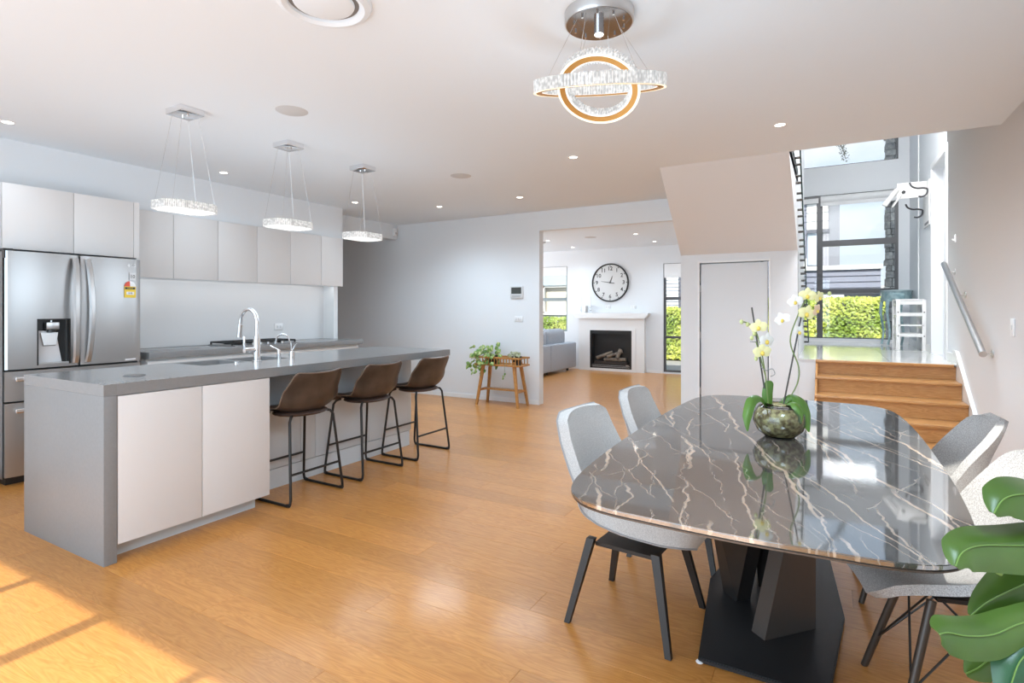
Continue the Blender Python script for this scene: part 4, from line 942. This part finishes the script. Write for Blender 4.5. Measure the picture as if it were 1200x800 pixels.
b = B(); b.tube(cat_rom([Vector((-3.66, 6.50, .67)), Vector((-3.74, 6.37, .60)), Vector((-3.76, 6.365, .48)), Vector((-3.75, 6.365, .40))], 5), .0025, n=5); obj('vine', b, stemg, t, True)
for z in (.46, .43, .40):
    b = B(); heart(b, Vector((-3.76+rnd.uniform(-.02, .02), 6.36, z)), .035, Vector((0, -.9, .3)).normalized(), Vector((rnd.uniform(-.5, .5), 0, -1))); bmesh.ops.recalc_face_normals(b.bm, faces=b.bm.faces); obj('leaf', b, varieg, t, True)

# ================================================================== living room
t = thing('fireplace', 'white fireplace surround with mantel shelf and black gas firebox', 'fireplace', (-4.04, 11.3, 0))
cells(bb := B(), 'y', 11.26, 11.4, -4.765, -3.31, 0, 1.12, [(-4.50, -3.575, .055, .865)]); obj('surround', bb, trimm, t, True, smooth=False)
obj('inner_frame', B().box(-4.585, -4.50, 11.248, 11.26, 0, .915).box(-3.575, -3.49, 11.248, 11.26, 0, .915).box(-4.50, -3.575, 11.248, 11.26, .865, .915).box(-4.50, -3.575, 11.248, 11.26, 0, .055), trimm, t, True)
obj('mantel_shelf', B().prism([(-4.80, 1.12), (-3.28, 1.12), (-3.25, 1.16), (-3.215, 1.20), (-3.215, 1.235), (-4.865, 1.235), (-4.865, 1.20), (-4.83, 1.16)], 11.17, 11.4, 'y', bev=.004), trimm, t, True)
fb = obj('firebox', B().box(-4.50, -3.575, 11.385, 11.395, .055, .865).box(-4.50, -4.46, 11.255, 11.39, .055, .865).box(-3.615, -3.575, 11.255, 11.39, .055, .865).box(-4.46, -3.615, 11.255, 11.39, .79, .865).box(-4.46, -3.615, 11.255, 11.39, .055, .15), black, t, True)
logm = noise_col(mat('ceramic_log', (.2, .16, .13), .9), (.09, .07, .06), (.32, .26, .2), ns=12)
for p0_, p1_l, r in (((-4.36, 11.29, .27), (-4.02, 11.34, .40), .035), ((-4.12, 11.29, .30), (-3.80, 11.35, .41), .035), ((-3.90, 11.27, .28), (-3.84, 11.35, .46), .042), ((-4.2, 11.33, .24), (-3.72, 11.33, .25), .04)): obj('log', B().cyl(p0_, p1_l, r, n=12), logm, fb, True)
obj('ember_bed', B().box(-4.4, -3.68, 11.27, 11.38, .15, .20), mat('ember_bed', (.05, .04, .035), .9), fb, True)
obj('grille_line', B().box(-4.45, -3.62, 11.252, 11.256, .085, .092).box(-4.45, -3.62, 11.252, 11.256, .115, .122), greyp, fb, True); obj('maker_plate', B().box(-3.70, -3.64, 11.251, 11.256, .13, .142), satin, fb, True)
# clock
t = thing('wall_clock', 'large round black-rimmed wall clock above the fireplace', 'clock', (-4.09, 11.40, 1.885))
MX = Matrix.Rotation(PI/2, 4, 'X')
obj('face', B().lathe([(0, .018), (.39, .018), (.39, 0)], n=64, M=MX), mat('clock_face', (.70, .70, .69), .5), t)
obj('rim', B().lathe([(.385, .0), (.385, .035), (.392, .042), (.405, .042), (.412, .035), (.412, 0)], n=72, M=MX), black, t)
inkm = mat('clock_ink', (.03, .03, .03), .6)
for k in range(1, 13):
    a = PI/2-k*PI/6; x, z = .30*math.cos(a), .30*math.sin(a)
    text('numeral', str(k), .115, inkm, t, (x, -.0195, z), (PI/2, 0, 0), world=False, bold=.0018)
    x, z = .365*math.cos(a), .365*math.sin(a)
    obj('hour_mark', B().cyl((x, -.018, z), (x, -.020, z), .012, n=10), inkm, t)
def hand(a, L_, w_, tail, y_):
    d_ = Vector((math.cos(a), 0, math.sin(a))); s = Vector((-d_.z, 0, d_.x))*w_/2; A = -d_*tail; E = d_*L_
    return B().hexa([A-s+Vector((0, y_, 0)), A+s+Vector((0, y_, 0)), E+s*.4+Vector((0, y_, 0)), E-s*.4+Vector((0, y_, 0))], [A-s+Vector((0, y_-.003, 0)), A+s+Vector((0, y_-.003, 0)), E+s*.4+Vector((0, y_-.003, 0)), E-s*.4+Vector((0, y_-.003, 0))])
obj('hour_hand', hand(math.radians(70), .15, .018, .0, -.023), inkm, t, smooth=False); obj('minute_hand', hand(math.radians(171), .20, .014, .10, -.027), inkm, t, smooth=False)
obj('boss', B().cyl((0, -.02, 0), (0, -.033, 0), .014, n=16), inkm, t)
# candlesticks
gl = mat('clear_candlestick', (.75, .77, .78), .1); wax = mat('candle_wax', (.88, .87, .84), .5)
for i, (x, l) in enumerate(((-4.72, 'glass candlestick with white candle at the left end of the mantel'), (-4.50, 'glass candlestick with white candle right of the silver vase'))):
    t = thing('candlestick', l, 'candlestick', (x, 11.28, 1.235), 0, 'candlesticks on the mantel')
    obj('holder', B().lathe([(0, 0), (.04, 0), (.04, .01), (.012, .02), (.01, .05), (.028, .075), (.012, .10), (.02, .13), (0, .13)], n=20), gl, t); obj('candle', B().cyl((0, 0, .13), (0, 0, .36), .011, .009, n=12), wax, t)
t = thing('silver_vase', 'small silver vase between the two candlesticks', 'vase', (-4.61, 11.30, 1.235)); obj('body', B().lathe([(0, 0), (.035, 0), (.045, .02), (.045, .13), (.038, .15), (.03, .15), (.03, .02), (0, .02)], n=24), satin, t); obj('rim', B().lathe([(.03, .15), (.04, .152), (.04, .157), (.03, .157)], n=24), chrome, t)
# sofa
t = thing('sofa', 'grey fabric sofa seen from behind under the living room window', 'sofa', (-5.2, 10.3, 0))
for a, b_ in ((8.3, 9.95), (9.955, 11.22)): obj('back_panel', B().box(-5.02, -4.80, a, b_, .06, .60, bev=.03, seg=3), sofam, t, True)
obj('seat_base', B().box(-5.85, -5.0, 8.3, 11.05, .06, .40, bev=.03), sofam, t, True)
for k in range(3): obj('seat_cushion', B().box(-5.84, -5.02, 8.32+k*.91, 9.22+k*.91, .39, .50, bev=.04, seg=3), sofam, t, True)
for k in range(3):
    o = obj('back_cushion', B().box(-.14, .14, -.44, .44, -.20, .20, bev=.11, seg=4), sofam, t); o.location = (-5.08-(-5.2), 8.75+k*.90-10.3, .70); o.rotation_euler = (0, .0, 0)
for (x, y_, z) in ((-5.7, 8.4, 0), (-4.9, 8.4, 0), (-5.7, 10.95, 0), (-4.9, 10.95, 0), (-4.9, 9.95, 0)): obj('foot', B().cyl((x, y_, 0), (x, y_, .065), .025, n=10), black, t, True)
for i, (p, l) in enumerate((((-5.42, 10.55, .72), 'blue-grey cushion leaning on the sofa under the window'), ((-5.42, 9.6, .72), 'blue-grey cushion on the sofa nearer the wall opening'))):
    t = thing('scatter_cushion', l, 'cushion', p, 0, 'blue-grey sofa cushions'); obj('cover', B().box(-.10, .10, -.28, .28, -.2, .2, bev=.09, seg=4), sofab, t)

# ================================================================== landing furniture
t = thing('console_table', 'pale teal half-round side table by the landing window', 'table', (.93, 10.15, LZ))
teal = noise_col(mat('distressed_teal', (.20, .33, .36), .3), (.17, .29, .32), (.42, .56, .58), ns=14)
hp = [(.42*math.cos(a)*.78, -.0-.38*math.sin(a)) for a in [PI*i/20 for i in range(21)]]
hp = [(x*.60-.055, y_*.8) for x, y_ in hp]
obj('top', B().prism([(x*1.06, y_*1.06) for x, y_ in hp], .80, .825, 'z', bev=.005), mat('teal_top', (.42, .52, .54), .15), t)
obj('apron', B().prism(hp, .66, .80, 'z'), teal, t)
for (x, y_) in ((-.235, -.03), (-.01, -.27), (-.17, -.24)): obj('leg', B().tube(cat_rom([Vector((x, y_, .70)), Vector((x-.02, y_-.02, .5)), Vector((x+.015, y_+.01, .2)), Vector((x-.01, y_-.01, .012))], 5), [.03]+[.022]*5+[.017]*5+[.015]*4+[.02], n=10), teal, t)
obj('drawer', B().box(-.13, .02, -.31, -.295, .69, .77, bev=.004), teal, t)
t = thing('step_stool', 'white painted wooden step stool standing at the landing wall', 'stool', (.93, 9.1, LZ))
wp = mat('white_painted_wood', (.80, .79, .77), .4)
xs0, xs1 = -.150, .128
for x in (xs0, xs1):
    for y_ in (-.25, .25): obj('leg', B().box(x-.022, x+.022, y_-.02, y_+.02, 0, .66, bev=.003), wp, t)
for y_ in (-.25, .25):
    for z, h in ((.625, .05), (.47, .045), (.20, .04)): obj('rail', B().box(xs0+.022, xs1-.022, y_-.012, y_+.012, z-h/2, z+h/2), wp, t)
for x in (xs0, xs1):
    for z in (.60, .44, .30, .18): obj('side_rail', B().box(x-.01, x+.01, -.23, .23, z-.02, z+.02), wp, t)
obj('step', B().box(xs0-.02, xs1+.02, -.12, .24, .655, .675), wp, t); obj('step', B().box(xs0+.0, xs1-.0, -.27, .0, .32, .338), wp, t)
for x in (xs0, xs1):
    for z in (.50, .19): obj('bolt', B().cyl((x, -.27, z), (x, -.274, z), .008, n=10), black, t)
t = thing('coat_rack', 'white wall-mounted coat rack with dark curled hooks by the landing window', 'coat rack', (XR, 8.85, 2.75))
obj('board', B().box(.76, XR, 8.74, 8.76, 2.74, 2.94, bev=.002), wp, t, True)
obj('side_board', B().box(XR-.02, XR-.001, 8.50, 9.0, 2.36, 2.92, bev=.002), wp, t, True)
obj('peg', B().cyl((.70, 8.6, 2.62), (.80, 8.74, 2.78), .012, n=10).cyl((.62, 8.7, 2.66), (.76, 8.74, 2.86), .03, n=10), wp, t, True)
obj('screw', B().cyl((.83, 8.742, 2.82), (.83, 8.73, 2.82), .022, n=14), black, t, True)
for (dx, dy, z) in ((0, 0, 2.80), (-.03, .42, 2.60)):
    pts = [(XR-.02-.19, 8.55+dy, z+.10), (XR-.02-.17, 8.55+dy, z+.055), (XR-.02-.12, 8.55+dy, z+.025), (XR-.02-.05, 8.55+dy, z+.02), (XR-.02-.01, 8.55+dy, z), (XR-.02-.02, 8.55+dy, z-.06), (XR-.02-.06, 8.55+dy, z-.085), (XR-.02-.10, 8.55+dy, z-.08)]
    obj('hook', B().tube(cat_rom([Vector(p) for p in pts], 4), .011, n=8), mat('dark_iron', (.07, .07, .075), .4, .5), t, True)
for k in range(8): obj('notch', B().box(XR-.022, XR-.019, 8.52+k*.045, 8.545+k*.045, 2.38, 2.41), MATS['dark_iron'], t, True)

# ================================================================== monstera in the foreground
mlf = noise_col(mat('monstera_leaf', (.05, .16, .02), .3), (.045, .10, .014), (.095, .17, .03), ns=5, detail=3)
mrim = mat('leaf_yellow_edge', (.30, .42, .03), .4)
t = thing('monstera', 'monstera with broad glossy lobed leaves at the right edge, before the table', 'plant', (.72, 1.30, .38))
def finger(pts, wpx, d0, nm='leaf', m=mlf, droop=.5, parent=t):
    P = [at(u, v, d) for u, v, d in pts]; ws = [w_/FPX*pts[min(i, len(pts)-1)][2] for i, w_ in enumerate(wpx)]
    return leaf_strip(P, ws, droop, th=.0015, up=(-FV*.8+Vector((0, 0, .6))).normalized(), n=9)
LV = [([(1165, 602, .98), (1176, 586, .99), (1196, 580, 1.0), (1225, 584, 1.02), (1275, 600, 1.06)], [8, 40, 52, 56, 40]),
      ([(1120, 664, .94), (1128, 648, .95), (1150, 640, .97), (1195, 640, 1.0), (1240, 638, 1.02), (1290, 640, 1.05)], [8, 40, 50, 56, 60, 44]),
      ([(1138, 722, 1.02), (1158, 706, 1.03), (1190, 690, 1.04), (1230, 672, 1.05), (1275, 650, 1.06)], [6, 30, 52, 66, 70]),
      ([(1101, 744, .90), (1112, 742, .91), (1135, 746, .92), (1165, 744, .94), (1200, 730, .96), (1250, 722, .98)], [18, 40, 46, 46, 38, 44]),
      ([(1178, 830, .93), (1186, 800, .93), (1200, 770, .94), (1240, 745, .96), (1280, 735, 1.0)], [10, 34, 52, 70, 50]),
      ([(1132, 790, 1.0), (1148, 782, 1.0), (1164, 768, 1.0), (1184, 745, 1.0), (1220, 722, 1.02)], [4, 34, 42, 34, 26])]
for i, (pts, wpx) in enumerate(LV):
    lo = obj('leaf', finger(pts, wpx, 1), mlf if i != 4 else noise_col(mat('monstera_leaf_dark', (.02, .08, .03), .3), (.018, .075, .03), (.035, .11, .045), ns=5), t, True)
    P = cat_rom([at(u, v-1, d-.004) for u, v, d in pts], 5); obj('midrib', B().tube(P, .0012, n=5), mat('midrib_green', (.16, .28, .06), .4), lo, True)
for a, b_ in (((1290, 610, 1.06), (.70, 1.30, .5)), ((1295, 640, 1.05), (.72, 1.32, .5)), ((1262, 722, .98), (.74, 1.28, .45)), ((1282, 735, 1.0), (.72, 1.26, .45))):
    p = at(*a); q = Vector(b_); obj('stem', B().tube(cat_rom([p, (p+q)/2+Vector((.03, .02, .05)), q, Vector((.72, 1.30, .36))], 5), .007, n=8), mat('stem_pale', (.30, .40, .12), .4), t, True)
obj('stem', B().tube([at(1170, 672, 1.05), at(1196, 628, 1.07), at(1290, 560, 1.1)], .006, n=8), MATS['stem_pale'], t, True)
t = thing('monstera_pot', 'white pot holding the monstera just outside the right edge', 'pot', (.72, 1.30, 0))
obj('pot_wall', B().lathe([(0, 0), (.13, 0), (.17, .38), (.155, .38), (.15, .34), (0, .34)], n=36), whitep, t); obj('soil', B().cyl((0, 0, .34), (0, 0, .35), .149, n=30), mat('soil', (.05, .035, .025), .95), t)

# ================================================================== outdoors
o = struct('ground', B().box(-30, 30, 11.6, 60, -.25, -.15), mat('paving_grey', (.35, .34, .33), .8))
struct('ground_patio', B().box(-12, 8, -14, -1.46, -.25, -.13), mat('patio_pale', (.5, .48, .45), .8))
hedge_m = noise_col(mat('hedge_leaf', (.3, .4, .05), .45), (.20, .30, .03), (.62, .66, .12), ns=1.3, detail=3, p0=.4, p1=.62)
hedge_in = mat('hedge_core_dark', (.05, .08, .02), .9)  # dark green of the solid core behind the leaf faces
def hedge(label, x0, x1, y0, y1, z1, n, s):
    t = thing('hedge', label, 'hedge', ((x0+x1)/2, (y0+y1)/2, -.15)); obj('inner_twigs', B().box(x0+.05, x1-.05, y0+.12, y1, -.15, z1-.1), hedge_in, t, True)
    r = random.Random(int(x0*10)+5); V = []; F = []
    for i in range(n):
        top = r.random() < .12
        c = Vector((r.uniform(x0, x1), y0+r.uniform(-.06, .12) if not top else r.uniform(y0, y1), r.uniform(-.1, z1) if not top else z1+r.uniform(-.06, .05)))
        nn = Vector((r.uniform(-.8, .8), -1, r.uniform(-.4, 1.0))).normalized(); a = nn.orthogonal().normalized(); a.rotate(Matrix.Rotation(r.uniform(0, 6.28), 3, nn)); b_ = nn.cross(a); k = s*r.uniform(.7, 1.3); i0 = len(V)
        V += [c-a*k, c+b_*k*.5-nn*k*.1, c+a*k, c-b_*k*.5-nn*k*.1]; F.append((i0, i0+1, i0+2, i0+3))
    me = bpy.data.meshes.new('foliage'); me.from_pydata([v-org(t) for v in V], [], F); me.materials.append(hedge_m); q = bpy.data.objects.new('foliage', me); C.objects.link(q); q.parent = t; q['kind'] = 'stuff'
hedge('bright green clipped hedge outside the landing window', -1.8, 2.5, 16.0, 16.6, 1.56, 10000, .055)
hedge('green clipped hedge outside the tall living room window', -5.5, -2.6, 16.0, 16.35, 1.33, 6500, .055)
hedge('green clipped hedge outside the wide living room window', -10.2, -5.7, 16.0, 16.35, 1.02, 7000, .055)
# neighbour houses
clad = mat('lilac_grey_cladding', (.22, .235, .30), .7); white_o = mat('white_weatherboard', (.78, .78, .76), .6); darko = mat('dark_cladding', (.12, .125, .15), .7); beige = mat('beige_wall', (.60, .55, .46), .8); gls = mat('far_glass', (.45, .52, .60), .15)
def boards(x0, x1, y_, z0, z1, p, m, tt, nm='cladding'):
    b = B(); z = z0
    while z < z1-.01: b.prism([(y_, z), (y_-.045, z), (y_-.012, min(z+p, z1)), (y_, min(z+p, z1))], x0, x1, 'x'); z += p
    return obj(nm, b, m, tt, True, smooth=False)
t = thing('neighbour_house', 'two-storey grey weatherboard house with white panels beyond the hedge', 'house', (-1.5, 20, -.15))
obj('wall', B().box(-4.5, .10, 19.2, 24, -.15, 5.3), clad, t, True)
boards(-.95, -.62, 19.15, 1.5, 5.0, .19, MATS['lilac_grey_cladding'], t)
boards(-2.2, -1.35, 19.15, .0, 5.0, .19, clad, t)
obj('corner_post', B().box(-.02, .26, 19.05, 19.35, -.15, 4.95), mat('post_grey', (.22, .23, .26), .6), t, True)
obj('fascia', B().box(-4.5, .30, 18.9, 19.3, 4.62, 4.85), MATS['post_grey'], t, True)
pn = boards(-.60, -.04, 19.13, 3.72, 4.50, .26, white_o, t, 'white_panel')
obj('white_column', B().box(-1.32, -1.0, 18.98, 19.2, 2.6, 4.5).box(-.98, -.6, 18.9, 19.1, 2.55, 2.85), white_o, t, True)
wd = obj('window', B().box(-1.32, -1.0, 19.05, 19.15, 1.4, 2.6), gls, t, True); obj('window', B().box(-.58, -.30, 19.08, 19.15, 2.65, 3.62), gls, t, True)
b = B()
for k in range(9): b.box(-.28+k*.03, -.265+k*.03, 19.05, 19.15, 2.6, 3.66)
obj('batten_screen', b, mat('pale_batten', (.55, .55, .60), .6), t, True)
obj('lintel', B().box(-.6, .0, 19.0, 19.15, 3.62, 3.72), darko, t, True)
t = thing('neighbour_garage', 'low grey boarded outbuilding with white parapet behind the hedge', 'building', (.4, 19, -.15))
obj('wall', B().box(-.95, 1.2, 18.06, 18.8, -.15, 2.45), clad, t, True); boards(-.95, 1.2, 18.0, 1.75, 2.45, .165, clad, t); boards(-.95, 1.2, 18.0, .2, 1.6, .165, mat('clad_lower', (.24, .24, .28), .7), t)
obj('parapet', B().box(-1.0, 1.24, 17.9, 18.85, 2.42, 2.54), white_o, t, True); obj('lower_band', B().box(-.6, .35, 17.9, 18.0, 1.58, 1.72), white_o, t, True)
t = thing('boundary_shed', 'pale beige far wall seen past the end of the grey outbuilding', 'building', (2.2, 26, -.15)); obj('wall', B().box(1.4, 4.2, 26, 28, -.15, 2.1), mat('far_beige', (.62, .52, .48), .8), t, True); obj('roof', B().box(1.3, 4.3, 25.8, 28.2, 2.1, 2.25), greyp, t, True)
t = thing('beige_house', 'beige house with white-trimmed window seen through the wide living room window', 'house', (-8.5, 17, -.15))
obj('wall', B().box(-12, -6.2, 16.6, 20, -.15, 2.12), beige, t, True); boards(-12, -6.2, 16.55, .35, 1.14, .16, mat('white_low_boards', (.66, .68, .70), .6), t)
obj('eave', B().box(-12.2, -6.0, 16.4, 20, 2.10, 2.9), mat('eave_bluegrey', (.42, .50, .54), .6), t, True)
obj('window_trim', B().box(-8.30, -8.18, 16.45, 16.55, 1.2, 2.1).box(-12, -6.2, 16.45, 16.55, 1.14, 1.24).box(-12, -6.2, 16.45, 16.55, 2.04, 2.12), white_o, t, True)
obj('roof', B().prism([(16.1, 2.9), (20, 2.9), (20, 4.0)], -12.2, -6.0, 'x'), greyp, t, True, smooth=False)
t = thing('louvred_house', 'grey house wall with white louvres seen through the tall living room window', 'house', (-4.2, 17.5, -.15))
obj('wall', B().box(-5.4, -3.0, 17.2, 19, -.15, 3.2), mat('slate_wall', (.13, .14, .18), .7), t, True); boards(-4.55, -3.98, 17.15, .9, 2.35, .11, mat('louvre_white', (.70, .74, .80), .6), t, 'louvres')
# stone pillar outside the landing window
t = thing('stone_pillar', 'rough grey stacked-stone pillar just outside the landing window', 'pillar', (.90, 11.05, -.15))
obj('core', B().box(-.07, .09, -.08, .12, 0, 5.2), mat('mortar_dark', (.09, .09, .09), .9), t)
stm = noise_col(mat('grey_ledge_stone', (.25, .25, .25), .85), (.20, .21, .225), (.50, .50, .49), ns=16, rnd=.35, bump=.6)
rs = random.Random(3); z = 0
while z < 5.15:
    h = rs.uniform(.07, .15); sp = rs.uniform(-.05, .05)
    for (xa, xb) in ((-.10, sp-.004), (sp+.004, .115)):
        j = rs.uniform(-.018, .012); k = rs.uniform(-.02, .01)
        obj('stone', B().box(xa+(j if xa < -.05 else 0), xb, -.11+k, .10, z+.004, z+h-.004, bev=.008, seg=1), stm, t)
    z += h
# tree whose branch tip hangs into the upper window
t = thing('garden_tree', 'thin dark branch of a garden tree hanging across the upper landing window', 'tree', (-1.6, 13, -.15))
bark = mat('bark_dark', (.06, .05, .045), .9)
obj('trunk', B().tube(cat_rom([Vector((-1.6, 13, -.15)), Vector((-1.5, 13, 2.5)), Vector((-1.3, 13, 4.6)), Vector((-.9, 13, 5.6))], 5), [.10-.0045*i for i in range(16)], n=8), bark, t, True)
P = cat_rom([Vector((-.9, 13, 5.6)), Vector((-.45, 13, 5.5)), Vector((0, 13, 4.95)), Vector((.2, 13, 4.62)), Vector((.28, 13, 4.33))], 6)
obj('branch', B().tube(P, [.022-.0007*i for i in range(len(P))], n=6), bark, t, True)
V = []; F = []; r = random.Random(5)
for i in range(260):
    p = P[r.randrange(5, len(P))]+Vector((r.uniform(-.07, .07), r.uniform(-.1, .1), r.uniform(-.07, .07))); k = .028; a = Vector((r.uniform(-1, 1), r.uniform(-1, 1), r.uniform(-1, 1))).normalized(); b_ = a.orthogonal().normalized(); i0 = len(V)
    V += [p-a*k, p+b_*k*.4, p+a*k, p-b_*k*.4]; F.append((i0, i0+1, i0+2, i0+3))
me = bpy.data.meshes.new('leaves'); me.from_pydata([v-org(t) for v in V], [], F); me.materials.append(mat('branch_leaf', (.07, .08, .06), .7)); q = bpy.data.objects.new('leaves', me); C.objects.link(q); q.parent = t; q['kind'] = 'stuff'
